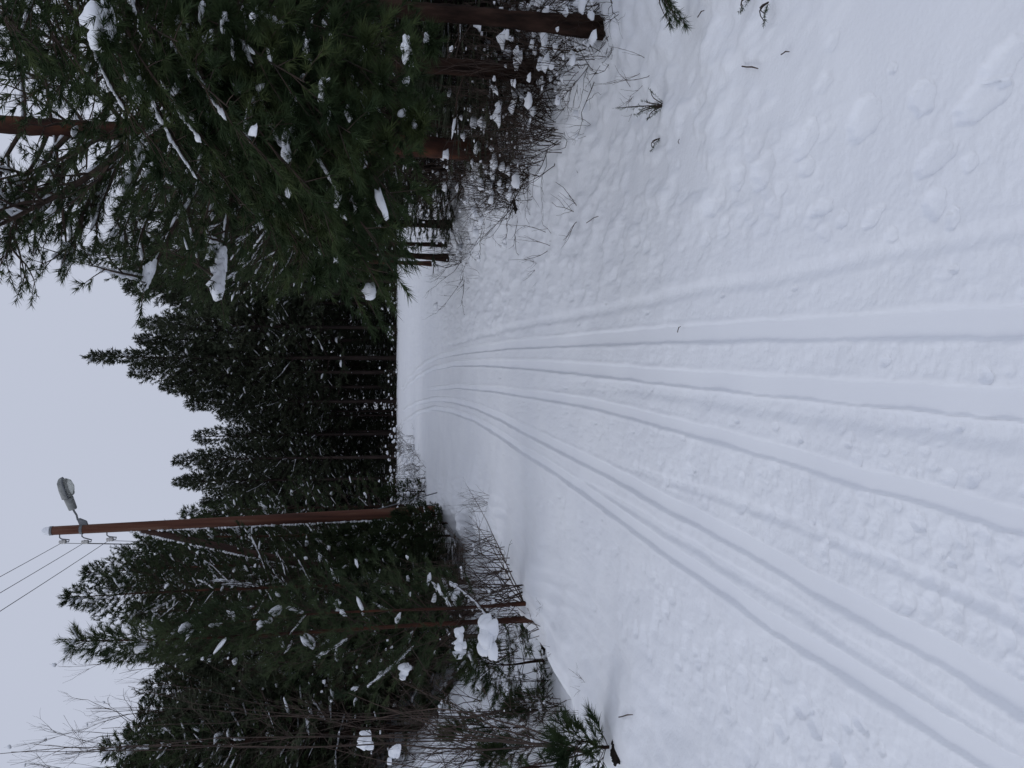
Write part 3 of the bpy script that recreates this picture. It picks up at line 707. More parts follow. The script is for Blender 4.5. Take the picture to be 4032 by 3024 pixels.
# N1: the lush pine on the right, drooping branches with snow pads
def near_pine():
    bx, by, _ = gp(2915, 2375)
    s = Tree(41); rng = s.rng; o = dict(NEAR)
    H = 7.5; tr = trunk_poly(rng, H, 0.062, (0.012, 0.01), 0.05, 14, 0.2)
    bz = float(h0(bx, by))
    h = 1.75
    while h < 5.6:
        t = (h - 1.3) / 6.2
        n = 6
        a0 = rng.uniform(0, 6.28)
        for j in range(n):
            a = a0 + j * 2 * math.pi / n + rng.normal(0, .2)
            toward = math.cos(a - math.pi)               # towards the track
            if math.sin(a) < -0.35: L = 0.85
            elif math.cos(a) > 0.45: L = 1.0
            else: L = 1.25 + 0.75 * max(0, toward)
            L *= rng.uniform(0.75, 1.15) * (1 - 0.55 * t) * (1 - 0.8 * max(0, min(1, (h - 2.7) / 1.2)))
            # keep branches out of the eye's way
            s.branch(tpos(tr, h), a, 0.35 + 0.6 * t + rng.normal(0, .1), L, 0.013 * (1 - .5 * t), o, up=0.25, droop=0.65 - 0.3 * t, start=0.2)
        h += rng.uniform(0.15, 0.23)
    # long boughs reaching over the track, seen at these tips (U, V, depth)
    for U, V, y in [(1815, 1465, 4.9), (1850, 1400, 4.6), (1900, 1490, 4.4), (1960, 1330, 4.5), (1990, 1210, 4.8), (2050, 1490, 4.1), (2080, 1100, 4.6), (2120, 1540, 4.4), (1930, 1240, 5.2),
                    (2200, 960, 4.4), (2230, 1560, 4.0), (2300, 800, 4.5), (2330, 1600, 4.4), (2420, 640, 4.4), (2480, 1610, 4.3), (2560, 1640, 4.1), (2150, 1300, 4.0), (2280, 1220, 3.8), (2400, 1050, 3.8), (2600, 900, 3.7), (2500, 1380, 3.7), (2700, 1560, 3.8), (2700, 1200, 3.6), (2800, 480, 4.0), (2800, 300, 4.2), (2830, 150, 4.4), (2900, 60, 4.3), (2850, 1500, 3.9), (2860, 700, 3.8), (2560, 740, 4.3), (2700, 620, 4.0),
                    (2450, 820, 4.2), (2350, 930, 4.4), (2200, 1120, 4.6), (2100, 1250, 4.4), (2050, 1380, 4.8), (2180, 1420, 4.5), (2350, 1380, 4.2), (2400, 1250, 4.5), (2550, 1100, 4.2), (2520, 1500, 4.4), (2260, 1480, 4.6), (2000, 1300, 5.3), (2150, 1050, 5.2), (2300, 1100, 4.9), (2750, 950, 4.2), (2650, 1350, 4.3), (2900, 1250, 4.0), (2900, 950, 4.1), (2450, 960, 5.0), (2040, 1560, 4.7), (2780, 1620, 4.3), (2950, 1580, 4.4), (2900, 400, 4.4)]:
        e = at(U, V, y) - np.array([bx, by, bz])
        hz = max(1.0, e[2] + 0.35 + 0.25 * math.hypot(e[0], e[1]) * rng.uniform(0.2, 0.8))
        b = tpos(tr, hz); L = np.linalg.norm(e - b)
        tt = np.linspace(0, 1, 8)[:, None]
        mid = (b + e) / 2 + UP * 0.16 * L + rng.normal(0, .05, 3)
        pts = (1 - tt) ** 2 * b + 2 * tt * (1 - tt) * mid + tt ** 2 * e
        s.dress(pts, L, 0.015, dict(o, tw_l=0.30, tw_max=0.6, twdroop=-0.35, lsnow=.45, ls_w=.016), 0.22)
    # the snow pads seen on it: (V, y, half-width along picture-up, half-height, depth)
    pads = [(415, 85, 85, 62, 4.3), (395, 150, 50, 40, 4.25), (520, 300, 40, 22, 4.6), (555, 370, 50, 26, 4.6), (775, 470, 28, 16, 4.8), (805, 520, 46, 24, 4.75), (990, 500, 70, 18, 4.6), (760, 285, 36, 16, 4.4),
            (890, 100, 56, 14, 4.2), (925, 190, 50, 12, 4.3), (1010, 60, 44, 24, 4.0), (1150, 350, 50, 12, 4.3), (1160, 430, 50, 14, 4.3), (1175, 520, 40, 16, 4.3), (1135, 585, 62, 24, 4.35), (1185, 600, 30, 12, 4.4), (1280, 350, 52, 20, 4.0), (1300, 430, 45, 12, 4.0),
            (1380, 445, 32, 22, 4.0), (1410, 505, 30, 12, 4.1), (1455, 460, 24, 12, 4.1), (1608, 205, 46, 28, 3.9), (1600, 440, 30, 24, 4.2), (1640, 480, 34, 22, 4.2), (1655, 510, 20, 14, 4.2), (1335, 780, 34, 18, 4.4), (1405, 820, 24, 18, 4.4),
            (1270, 880, 22, 10, 4.6), (1328, 1018, 22, 14, 4.6), (1238, 1105, 22, 12, 4.9), (1070, 210, 40, 12, 4.1), (1130, 100, 36, 12, 4.2), (1220, 210, 34, 20, 4.1), (1145, 250, 20, 12, 4.1), (1500, 330, 16, 10, 4.0), (640, 250, 20, 14, 4.5), (700, 90, 34, 12, 4.2),
            (620, 640, 20, 12, 4.9), (880, 330, 20, 12, 4.5), (1690, 150, 22, 20, 4.4), (1310, 120, 24, 12, 4.0), (1500, 880, 18, 10, 4.8), (1150, 760, 18, 8, 4.7), (1070, 660, 24, 10, 4.6), (1440, 190, 20, 10, 4.0), (1520, 560, 24, 9, 4.2), (1390, 620, 24, 8, 4.2)]
    root_off = np.array([bx, by, bz]); big = []
    for V, yp, hw, hh, y in pads:
        y -= 0.14 + hw * 0.0025; c = at(3024 - yp, V, y) - root_off; k = y / FPX
        for q in range(3):
            big.append((c + np.array([rng.uniform(-.5, .5) * hw * k, rng.uniform(-.03, .03), rng.uniform(-.3, .3) * hh * k]), (hw * k * rng.uniform(.6, .95), hw * k * rng.uniform(.5, .8), hh * k * rng.uniform(.8, 1.2)), rng.uniform(-.4, .4), rng.uniform(-.35, .15)))
    for c_, sz_, ya_, pi_ in big:
        k = 9; q = c_[None] + rng.normal(0, .55, (k, 3)) * np.array([sz_[0], sz_[1], .15 * sz_[2]]) - UP * .25 * sz_[2]
        d = rng.normal(0, 1, (k, 3)); d[:, 2] = rng.uniform(-.3, .5, k); d[:, 1] -= .5; d /= np.linalg.norm(d, axis=1, keepdims=True)
        s.P.append(q); s.D.append(d); s.L.append(rng.uniform(.04, .10, k))
    root = s.finish('pine_tree', o, tr, (M_bark, M_limb, M_needle_near), sides=10, sub=1)
    for q in range(0, len(big), 3):
        V, F = blobs(rng, big[q:q + 3], 2, 0.24); obj('snow_pad', mesh_np('snow_pad', V, F, 3, True), M_snowc, root)
    root.location = tuple(root_off)
    tag(root, 'lush green pine overhanging the track on the right with thick snow pads on drooping boughs', 'pine tree')
near_pine()

# P1: the big open-crowned pine with the red trunk
def big_pine():
    bx, by, bz = gp(2430, 1960)
    s = Tree(52); rng = s.rng
    o = dict(MID, tw_ds=0.15, tw_max=0.8, sh_ds=0.09, sh_l=0.10, per=26, nl=0.10, nw=0.0085, snow=0.05, lsnow=0.5, ls_ds=0.09, ls_w=0.035)
    H = 13.0; tr = trunk_poly(rng, H, 0.135, (0.004, 0.0), 0.08, 16, 0.35)
    off = np.array([bx, by, bz])
    # boughs seen against the sky and the wood: list of (V, y) along each from trunk outward, tip depth offset
    B = [([(570, 500), (400, 660), (273, 745), (137, 815), (0, 888), (-120, 930)], -1.0, .05),
         ([(330, 480), (300, 620), (200, 740), (120, 860), (60, 960)], 0.4, .035), ([(600, 510), (480, 620), (430, 720), (380, 800), (330, 900)], 0.6, .03),
         ([(750, 520), (700, 640), (640, 760), (560, 900), (540, 980)], -0.6, .03), ([(860, 530), (800, 660), (752, 756), (684, 893), (600, 1060), (570, 1130)], -1.2, .038),
         ([(1000, 545), (940, 650), (911, 756), (889, 938), (870, 1060), (866, 1143)], -1.5, .042), ([(1050, 545), (1010, 680), (960, 790), (930, 860)], -0.4, .03),
         ([(200, 470), (150, 620), (60, 760), (-60, 840)], 0.8, .03), ([(450, 490), (360, 560), (220, 640), (80, 690), (-80, 720)], -0.5, .035),
         ([(520, 500), (420, 400), (300, 320), (150, 250)], -0.4, .035), ([(350, 480), (250, 380), (120, 300), (-40, 240)], 0.6, .03), ([(700, 510), (640, 400), (560, 300)], -0.5, .03),
         ([(900, 530), (880, 420), (840, 300)], 0.8, .03), ([(1100, 550), (1120, 680), (1090, 800), (1080, 900)], -0.9, .025), ([(640, 510), (560, 640), (500, 800), (450, 900)], 0.9, .03), ([(300, 480), (180, 620), (100, 800), (40, 940), (20, 1020)], -.2, .035), ([(500, 500), (430, 640), (360, 760), (300, 900), (285, 980)], 0.2, .033),
         ([(680, 515), (600, 660), (520, 820), (480, 930)], 0.3, .03), ([(400, 490), (300, 600), (190, 700), (150, 820), (130, 1000)], 0.1, .03), ([(560, 505), (500, 600), (400, 690), (300, 780), (210, 930)], 1.2, .03), ([(100, 470), (20, 620), (-60, 800), (-80, 960)], 0.3, .03), ([(800, 525), (740, 700), (690, 860), (650, 960)], .5, .026)]
    for pl, dy, r in B:
        n = len(pl); pts = []
        for k, (V, yp) in enumerate(pl):
            pts.append(at(3024 - yp, V, by + dy * (k / (n - 1)) ** 1.3) - off)
        pts[0] = tpos(tr, pts[0][2])
        pts = np.array(pts); tt = np.linspace(0, n - 1, 12)
        pts = np.stack([np.interp(tt, np.arange(n), pts[:, q]) for q in range(3)], -1)
        pts[1:-1] = (pts[:-2] + 2 * pts[1:-1] + pts[2:]) / 4
        L = np.linalg.norm(np.diff(pts, axis=0), axis=1).sum()
        s.dress(pts, L, r, dict(o, tw_l=0.34), 0.30)
        for k in range(6):                               # side boughs
            i = int(rng.integers(3, 11)); d = pts[i] - pts[i - 1]; a = math.atan2(d[1], d[0]) + rng.choice([-1, 1]) * rng.uniform(.5, 1.1)
            s.branch(pts[i], a, rng.uniform(-.1, .7), L * rng.uniform(.22, .42), r * .45, o, up=.5, droop=.3, start=.35)
        # thick snow on the lit upper side
        for k in range(int(L * 12)):
            if rng.random() < .45: continue
            f = rng.uniform(.5, 10.8); i = int(f); q = pts[i] + (pts[i + 1] - pts[i]) * (f - i); d = pts[i + 1] - pts[i]; d /= np.linalg.norm(d)
            sz = r * rng.uniform(.6, 1.2) * (1.1 - f / 14)
            s.snow.append((q + UP * r * (1 - f / 14) * .8, (.09, sz, sz * .8), math.atan2(d[1], d[0]), math.asin(d[2])))
    # a padded bough end, the white roll seen left of the trunk
    for k in range(14):
        f = k / 13; c = at(3024 - (1000 + 150 * f), 880 - 12 * f, by - 1.1 - .4 * f) - off
        s.snow.append((c, (.09, .07 * rng.uniform(.8, 1.3), .10 * rng.uniform(.8, 1.2)), 2.9, 0.1))
    for k in range(8):
        f = k / 7; c = at(3024 - (1050 + 75 * f), 605 - 34 * f, by - 1.1) - off
        s.snow.append((c, (.08, .06 * rng.uniform(.8, 1.3), .07), 2.9, 0.3))
    for _ in range(44):
        hh = rng.uniform(2.2, H - .5); s.branch(tpos(tr, hh), rng.uniform(0, 6.28), rng.uniform(-.1, .5), rng.uniform(.7, 1.9) * (1.1 - hh / H * .5), .02, o, up=.5, droop=.3, start=.4)
    root = s.finish('pine_tree', o, tr, (M_barkred, M_limb, M_needle), sides=12, csides=5, sub=1)
    root.location = tuple(off)
    tag(root, 'tall pine with red trunk and open crown of long snow-lined boughs above the right bank', 'pine tree')
big_pine()

# N2 + three thin trunks further in, each a tree with a high crown
def simple(name, seed, U, V, H, cb, Rm, r0, o, mats, label, cat='pine tree', **k):
    g = gp(U, V); r = pine(name, seed, H, cb, Rm, r0, o, mats, **k); r.location = tuple(g); tag(r, label, cat); return r
MIDN = dict(MID, per=20, nl=0.10, nw=0.011, tw_ds=.15, sh_ds=.10, snow=.06)
simple('pine_tree', 61, 2735, 2140, 4.3, 0.50, 1.7, 0.085, MIDN, mM, 'dark pine standing between the lush near pine and the red-trunked pine', dead=.9, sub=1, dh=.36)
simple('pine_tree', 62, 2140, 1788, 6.2, 0.30, 1.5, 0.080, MIDN, mM, 'thickest of the three dark trunks at the end of the right bank', dead=.9, dh=.42)
simple('pine_tree', 63, 2060, 1762, 5.8, 0.36, 1.2, 0.050, MIDN, mM, 'middle one of the three dark trunks at the end of the right bank', dead=.8, dh=.42)
simple('pine_tree', 64, 2008, 1768, 6.4, 0.30, 1.3, 0.070, MIDN, mM, 'leaning leftmost one of the three dark trunks at the end of the right bank', dead=.8, lean=(.035, 0), dh=.42)
# left side young pines at the bank edge
YN = dict(NEAR, tw_ds=.11, sh_ds=.06, per=24, nl=.085, nw=.0055, snow=.07, snow_s=(.03, .065), lsnow=.06, ls_w=.022)
simple('young_pine', 71, 585, 2085, 4.55, 0.08, 1.05, 0.028, YN, (M_barkred, M_limb, M_needle), 'slender young pine with red stem and long candle tip nearest the left bank', 'young pine', shape='cone', per=5, dh=.28, el0=.7, up=.7, droop=.2, sub=1, gap=.1, wob=.03)
simple('young_pine', 72, 648, 2066, 3.6, 0.22, .8, 0.019, YN, (M_barkred, M_limb, M_needle), 'thin reddish pine stem leaning beside the slender candle-tipped pine', 'young pine', shape='cone', per=4, dh=.32, el0=.6, sub=1, gap=.2, lean=(-.02, 0))
GS = dict(YN, per=28, tw_ds=.07, snow=.03, sh_ds=.05)
simple('young_pine', 73, 425, 2160, .98, 0.05, .52, 0.016, dict(YN, per=26, tw_ds=.07), (M_bark, M_limb, M_needle_near), 'bright green little pine bent under a big snow cap at the left bank', 'young pine', shape='round', per=5, dh=.13, el0=.3, droop=.6, up=.2, sub=1)
simple('young_pine', 74, 165, 2085, .95, 0.10, .42, 0.012, GS, (M_bark, M_limb, M_needle_near), 'bushy green pine sapling standing in the open white hollow', 'young pine', shape='cone', per=3, dh=.16, el0=.9, droop=.05, up=.5)
simple('young_pine', 75, 95, 2170, .70, 0.12, .30, 0.008, GS, (M_bark, M_limb, M_needle_near), 'small upright pine sapling nearer the left rim', 'young pine', shape='cone', per=3, dh=.14, el0=.95, droop=.05, up=.5)
simple('young_pine', 77, 245, 2200, .52, 0.12, .24, 0.006, GS, (M_bark, M_limb, M_needle_near), 'tiny pine sapling on the lip right of the white hollow', 'young pine', shape='cone', per=3, dh=.10, el0=.9, droop=.05, up=.5)
simple('young_pine', 76, 85, 2400, .26, 0.05, .20, 0.008, dict(GS, snow=.05), (M_bark, M_limb, M_needle_near), 'low green pine sprigs in the dark snow hollow at the left rim', 'young pine', shape='round', per=4, dh=.08, el0=.5)
rr = random.Random(9)
for n_, (U, V, k, hh, lab) in enumerate([
    (955, 1716, 0, 1.9, 'dark young pine hugging the foot of the lamp pole'), (930, 1735, 1, 2.9, 'dense young pine standing in front of the pole foot on its left'), (905, 1728, 0, 3.6, 'tall young pine just left of the pole foot'),
    (1000, 1745, 2, 1.15, 'low bushy young pine crouching before the pole foot'), (965, 1765, 1, 1.7, 'young pine one step nearer than the pole foot on its left'), (915, 1775, 0, 2.0, 'young pine between pole foot and tangled bush, nearest the bank'),
    (850, 1760, 2, 2.9, 'snow-specked young pine second left of the pole foot'), (1090, 1672, 2, 1.5, 'small slanting young pine right of the pole in front of its guy rods'), (800, 1775, 1, 3.3, 'young pine between the pole and the tangled bare bush'),
    (760, 1800, 0, 2.9, 'young pine behind the tangled bare bush on the left bank'), (690, 1840, 1, 2.7, 'young pine between bare bush and thin reddish stem'), (610, 1870, 2, 2.9, 'young pine close behind the two thin reddish stems'),
    (520, 1880, 1, 3.2, 'young pine behind the slender candle-tipped pine'), (430, 1850, 0, 3.0, 'snowy young pine behind the bent little pine')]):
    g = gp(U, V); s_ = hh / PH['young'][k]
    place('young', k, g[0], g[1], rr.uniform(0, 6), (s_ * .9, s_ * .9, s_), lab, 'young pine')

# ------------------------------------------------------------------ snow caps at the left bank
def lump(name, U, V, y, items, label, cat, sub=3, rough=.10, seed=1):
    c = at(U, V, y); rng = np.random.default_rng(seed)
    Vv, F = blobs(rng, [(np.array(i[0]), i[1], i[2], i[3]) for i in items], sub, rough)
    o = obj(name, mesh_np(name, Vv, F, 3, True), M_snowc, None, tuple(c)); tag(o, label, cat); return o
def pile(U, V, y, w, h, label, seed, n=9):
    k = y / FPX; rg = np.random.default_rng(seed)
    it = [((rg.uniform(-.5, .5) * w * k, rg.uniform(-.3, .3) * w * k, rg.uniform(-.5, .25) * h * k), (w * k * rg.uniform(.16, .30), w * k * rg.uniform(.16, .28), h * k * rg.uniform(.30, .5)), rg.uniform(0, 3), rg.uniform(-.2, .2)) for _ in range(n)]
    it.append(((0, 0, -.1 * h * k), (w * k * .36, w * k * .3, h * k * .42), 0, 0))
    lump('snow_clump', U, V, y, it, label, 'snow clump', 2, .12, seed)
pile(512, 1920, 7.5, 140, 80, 'big rounded snow cap lying on the bent little pine', 1, 12)
pile(510, 1812, 7.7, 66, 48, 'square-shouldered snow lump right above the big snow cap', 2)
pile(380, 1596, 7.8, 52, 50, 'snow lump caught in twigs high above the bent little pine', 3)
pile(672, 1788, 8.3, 40, 48, 'snow ball beside the thin reddish stem', 4, 6)
pile(110, 1434, 6.9, 66, 60, 'large snow lump in the birch twigs at the left rim', 5)
pile(60, 1545, 6.7, 60, 50, 'snow lump below the large one at the left rim', 6)
pile(640, 1330, 8.3, 34, 30, 'small snow ball half way up between the two stems', 7, 5)
# ------------------------------------------------------------------ bare shrubs
def bare(seed, nst, H, spread, depth=3, r=0.006, wig=.22, nsnow=20, snow_s=(.015, .05), kids=3, sides=3, low=0.0, ssub=1):
    rng = np.random.default_rng(seed); polys = []; tips = []
    def grow(p, az, el, L, r, d):
        n = 5; pts = [p]; a, e = az, el
        for i in range(n - 1):
            a += rng.normal(0, wig); e += rng.normal(0, wig) + 0.05; pts.append(pts[-1] + vdir(a, e) * L / (n - 1))
        pts = np.array(pts); polys.append((pts, np.linspace(r, r * .45, n)))
        if d > 0:
            for k in range(kids + (d == depth)):
                i = int(rng.integers(1, n)); s_ = rng.choice([-1, 1])
                grow(pts[i], a + s_ * rng.uniform(.35, 1.0), e + rng.uniform(-.5, .3), L * rng.uniform(.35, .65), r * .55, d - 1)
        tips.append(pts[3]); tips.append(pts[2])
    for i in range(nst):
        az = rng.uniform(0, 6.28); el = rng.uniform(*( (.1, .9) if low else (.75, 1.45)))
        grow(np.array([rng.normal(0, spread * .25), rng.normal(0, spread * .25), -.04]), az, el, H * rng.uniform(.6, 1.1), r, depth - 1)
    V, F = tubes(polys, sides)
    items = []
    for _ in range(nsnow):
        c = tips[int(rng.integers(len(tips)))]
        if c[2] < 0: continue
        z = rng.uniform(*snow_s); items.append((c, (z * rng.uniform(.8, 1.3), z, z * rng.uniform(.8, 1.2)), rng.uniform(0, 3), 0))
    SV, SF = blobs(rng, items, ssub, .25)
    return mesh_np('stems', V, F, 4, True), (mesh_np('snow_load', SV, SF, 3, True) if len(SV) else None)

def bare_root(name, args, mat, kw):
    a, b = bare(*args, **kw); root = empty(name, (0, 0, 0)); obj('stems', a, mat, root)['kind'] = 'stuff'
    if b is not None: obj('snow_load', b, M_snowc, root)['kind'] = 'stuff'
    return root
sh_protos = {
 'heath': [bare_root('heath_bush', (400 + i, 15, .46, .35), M_heath, dict(depth=3, r=.0045, nsnow=7, snow_s=(.015, .05), low=.5, wig=.28)) for i in range(4)],
 'bare': [bare_root('bare_bush', (420 + i, 11, .75, .35), M_twig, dict(depth=3, r=.006, nsnow=7, snow_s=(.008, .022))) for i in range(3)],
 'sprig': [bare_root('bare_sprig', (440 + i, 4, .34, .08), M_twig, dict(depth=2, r=.003, nsnow=0, low=.6 if i else 0)) for i in range(3)],
}
sused = set()
def shrub(kind, i, p, rz, s, label, cat, group=None, name=None):
    i %= len(sh_protos[kind]); pr = sh_protos[kind][i]
    if (kind, i) not in sused:
        sused.add((kind, i)); o = pr; o.location = tuple(p); o.rotation_euler = (0, 0, rz); o.scale = (s, s, s)
    else:
        o = copy_tree(pr, tuple(p), rz, s)
        if 'group' in o.keys(): del o['group']
    tag(o, label, cat, group); return o
rs = random.Random(31)
def zl(y): return 'by the foot of the overhanging near pine' if y < 6.8 else 'between the overhanging pine and the next dark trunk' if y < 8.4 else 'in front of the red-trunked pine' if y < 11 else 'between the red-trunked pine and the dark root hole' if y < 13.5 else 'at the feet of the three dark trunks'
# understorey on the right bank
RB = np.array([(2380, 40), (2360, 170), (2310, 250), (2280, 330), (2250, 420), (2190, 480), (2180, 560), (2120, 620), (2090, 700), (2030, 760), (1990, 830), (1950, 900), (1880, 930), (1830, 990), (1780, 1060)])
for n_ in range(74):
    t = rs.random(); k = t * (len(RB) - 1); i = min(int(k), len(RB) - 2); q = RB[i] + (RB[i + 1] - RB[i]) * (k - i)
    p = gy(q[1] + rs.uniform(-20, 20), q[0]); x = p[0] + abs(rs.gauss(0, 1.1)) - .1; y = p[1] + rs.uniform(-.2, 1.2) * (1 + p[1] * .06)
    z = float(h0(x, y))
    shrub('heath' if rs.random() < .75 else 'bare', rs.randrange(4), (x, y, z), rs.uniform(0, 6), rs.uniform(.55, 1.25) * (1 + .02 * y), 'tangled brown dwarf shrub with snow lumps ' + zl(y), 'shrub', 'snowy dwarf shrubs ' + zl(y))
for n_ in range(26):
    y = rs.uniform(11, 21); x = np.interp(y, [11, 21], [3.2, 4.2]) + rs.uniform(0, 3.5)
    shrub('bare', rs.randrange(3), (x, y, float(h0(x, y))), rs.uniform(0, 6), rs.uniform(1.2, 2.6), 'leafless thicket bush in the right wood ' + ('before' if y < 14 else 'beside' if y < 17.5 else 'behind') + ' the three dark trunks', 'shrub', 'leafless bushes in the right wood, depth %d' % (0 if y < 14 else 1 if y < 17.5 else 2))
# left bank bushes
for U, V, k, s_, lab in [(690, 2058, 0, 1.25, 'tangled bare bush leaning over the left bank beside the reddish stem'), (760, 2010, 1, 1.2, 'bare bush behind the leaning one on the left bank'), (1050, 1925, 2, .55, 'small bare bush alone on the left snow slope'),
                         (900, 1950, 0, .8, 'spindly bare bush half way along the left bank'), (560, 2110, 1, .7, 'low bare bush at the foot of the slender young pine'), (330, 2180, 2, 1.1, 'bare bush behind the little bent pine'),
                         (240, 2230, 0, .9, 'bare bush between green saplings at the left rim'), (110, 2280, 1, 1.0, 'bare bush tangled among the saplings at the left rim'), (820, 1990, 2, 1.0, 'third bare bush along the left bank counting from the pine stems')]:
    shrub('bare', k, gp(U, V), rs.uniform(0, 6), s_, lab, 'bush')
for n_ in range(12):
    y = rs.uniform(8, 14); x = np.interp(y, [7, 14], [-3.2, -3.4]) - rs.uniform(0, 2.5)
    shrub('bare' if rs.random() < .6 else 'heath', rs.randrange(3), (x, y, float(h0(x, y))), rs.uniform(0, 6), rs.uniform(.8, 1.8), 'bare twiggy bush in the snowy hollow behind the left bank', 'shrub', 'bare bushes in the left hollow')
# far edges
for n_ in range(16):
    U = rs.uniform(1030, 1290); V = rs.uniform(1590, 1680) if U < 1200 else rs.uniform(1575, 1640)
    p = gp(U, V); shrub('heath', rs.randrange(4), p, rs.uniform(0, 6), rs.uniform(1.4, 2.6), 'snow-buried shrub at the far left edge of the clearing beyond the pole', 'shrub', 'snow-buried shrubs beyond the pole')
for n_ in range(40):
    x = rs.uniform(-16, 30); y = rs.uniform(56.5, 61)
    shrub('heath', rs.randrange(4), (x, y, float(h0(x, y))), rs.uniform(0, 6), rs.uniform(1.3, 2.4), 'snow-laden low shrub along the foot of the far forest wall', 'shrub', 'shrubs along the foot of the forest wall')
# single sprigs
for V, yp, k, s_, lab in [(2265, 845, 1, 1.3, 'bare twigs lying on the snow below the dark root hole'), (2160, 968, 2, 1.3, 'fan of bare twigs on the open snow right of the tracks'), (2110, 1040, 1, .8, 'small bare twig fan nearest the tracks on the right slope'),
                          (2560, 255, 2, .85, 'bunch of grassy bare stalks left of the spruce seedling'), (2490, 370, 1, .6, 'forked dead twig beside the spruce seedling'), (2320, 500, 2, .7, 'thin forked twig at the end of the right shrubs'),
                          (2300, 2690, 1, .6, 'bare forked twig sticking out at the left bank'), (2285, 2810, 0, .55, 'dry stalk beside the green saplings on the left bank'), (2170, 2560, 2, .5, 'short dry twig by the bent little pine'), (2130, 2390, 1, .4, 'tiny twig on the snow by the reddish stem'),
                          (1850, 1120, 1, .7, 'dry grass wisps where the side path meets the slope'), (1890, 1090, 2, .8, 'feathery dry tuft at the end of the right bank')]:
    shrub('sprig', k, gy(yp, V), rs.uniform(0, 6), s_, lab, 'twig')

def stick(V1, y1, V2, y2, r, label, h=.012):
    a, b = gy(y1, V1), gy(y2, V2); a[2] += h; b[2] += h
    c = (a + b) / 2; pts = np.array([a, a * .67 + b * .33 + [0, 0, .004], a * .3 + b * .7 + [.004, 0, .006], b]) - c
    Vv, F = tubes([(pts, np.array([r, r * .9, r * 1.1, r * .6]))], 5)
    o = obj('stick', mesh_np('stick', Vv, F, 4, True), M_twig, None, tuple(c)); tag(o, label, 'stick')
for q, (V_, yp_, sc_) in enumerate([(2400, 60, .8), (2385, 175, .7), (2330, 235, .9), (2240, 300, .8), (2360, 20, 1.0)]):
    shrub('heath', q, gy(yp_, V_), q * 1.7, sc_, ['dark twig bush in front of the near trunk', 'dark twig bush just left of the near trunk foot', 'snow-lumped twig bush second left of the near trunk foot', 'dark twig bush between the near trunk and the next one', 'dark twig bush at the right rim behind the near trunk'][q], 'shrub')
stick(2938, 262, 3000, 271, .0035, 'short dark stick on smooth snow between seedling and footprints')
stick(3094, 216, 3125, 205, .0028, 'tiny dark stick above the large footprints')
stick(2446, 2823, 2502, 2813, .004, 'straight brown stick on the snow below the left bank')
stick(2683, 548, 2685, 568, .002, 'tiny upright bit of twig right of the spruce seedling')
stick(2318, 878, 2365, 852, .003, 'bent bare stick on the snow below the twig fan')
stick(2676, 1308, 2692, 1286, .0025, 'fallen needle pair lying in the rightmost ski groove')
stick(2757, 68, 2786, 42, .003, 'short stick by the pine sprig at the right rim')

# ------------------------------------------------------------------ conifer sprigs
def sprig(name, base, tips, o, label, cat, seed=1, mats=(M_limb, M_needle_near)):
    s = Tree(seed); base = np.array(base)
    for t in tips:
        e = np.array(t) - base; L = np.linalg.norm(e); tt = np.linspace(0, 1, 5)[:, None]
        pts = e * tt + UP * .03 * np.sin(tt * math.pi); s.limb(pts, .004, .002)
        d = e / L; s.shoots(np.zeros(3) + d * .15 * L, d, L * .85, o['sh_ds'], o['sh_l'])
        n = max(2, int(L / .03)); k = np.linspace(0.1, .95, n)[:, None]
        s.P.append(e[None] * k); s.D.append(np.repeat(d[None], n, 0)); s.L.append(np.full(n, .03))
    root = empty(name, tuple(base)); V, F = tubes(s.limbs, 4); obj('stem', mesh_np('stem', V, F, 4, True), mats[0], root)
    P = np.concatenate(s.P); D = np.concatenate(s.D); L = np.concatenate(s.L)
    V, F = needles_mesh(s.rng, P, D, L, o['per'], o['nl'], o['nw'], o.get('spread', (.35, .85)))
    obj('needles', mesh_np('needles', V, F, 3), mats[1], root)['kind'] = 'stuff'; tag(root, label, cat)
    return root
SPR = dict(sh_ds=.035, sh_l=.03, per=16, nl=.016, nw=.0022, spread=(.6, 1.2))
b = gy(415, 2625); yb = b[1]
sprig('spruce_seedling', b, [at(3024 - 425, 2440, yb + .05), at(3024 - 450, 2508, yb - .05), at(3024 - 360, 2565, yb), at(3024 - 465, 2555, yb - .08), at(3024 - 400, 2540, yb + .08), at(3024 - 440, 2580, yb + .05), at(3024 - 430, 2530, yb)], SPR, 'small green spruce seedling poking out of the snow on the right', 'spruce seedling', 3)
b = gy(545, 2605); sprig('spruce_sprig', b + [0, 0, .01], [b + [-.05, .03, .04], b + [-.02, .05, .02]], SPR, 'single dark needle sprig left of the spruce seedling', 'needle sprig', 4)
PSP = dict(sh_ds=.03, sh_l=.03, per=24, nl=.05, nw=.0025, spread=(.3, .8))
b = at(3080, 2600, 3.9)
sprig('pine_sprig', b, [at(2930, 2640, 3.8), at(2925, 2700, 3.75), at(2950, 2660, 3.9)], PSP, 'pine twig tip hanging into view above the snow at the right rim', 'pine twig', 5)
b = gy(10, 3040); sprig('spruce_sprig', b + [0, 0, .01], [gy(60, 3062) + [0, 0, .05], gy(85, 3035) + [0, 0, .03]], SPR, 'snowy spruce sprig at the right rim near the prints', 'needle sprig', 6)
b = gy(-20, 2990); sprig('spruce_sprig', b + [0, 0, .02], [gy(38, 2948) + [0, 0, .02], gy(30, 2975) + [0, 0, .05]], SPR, 'green spruce sprig above the snowy one at the right rim', 'needle sprig', 7)

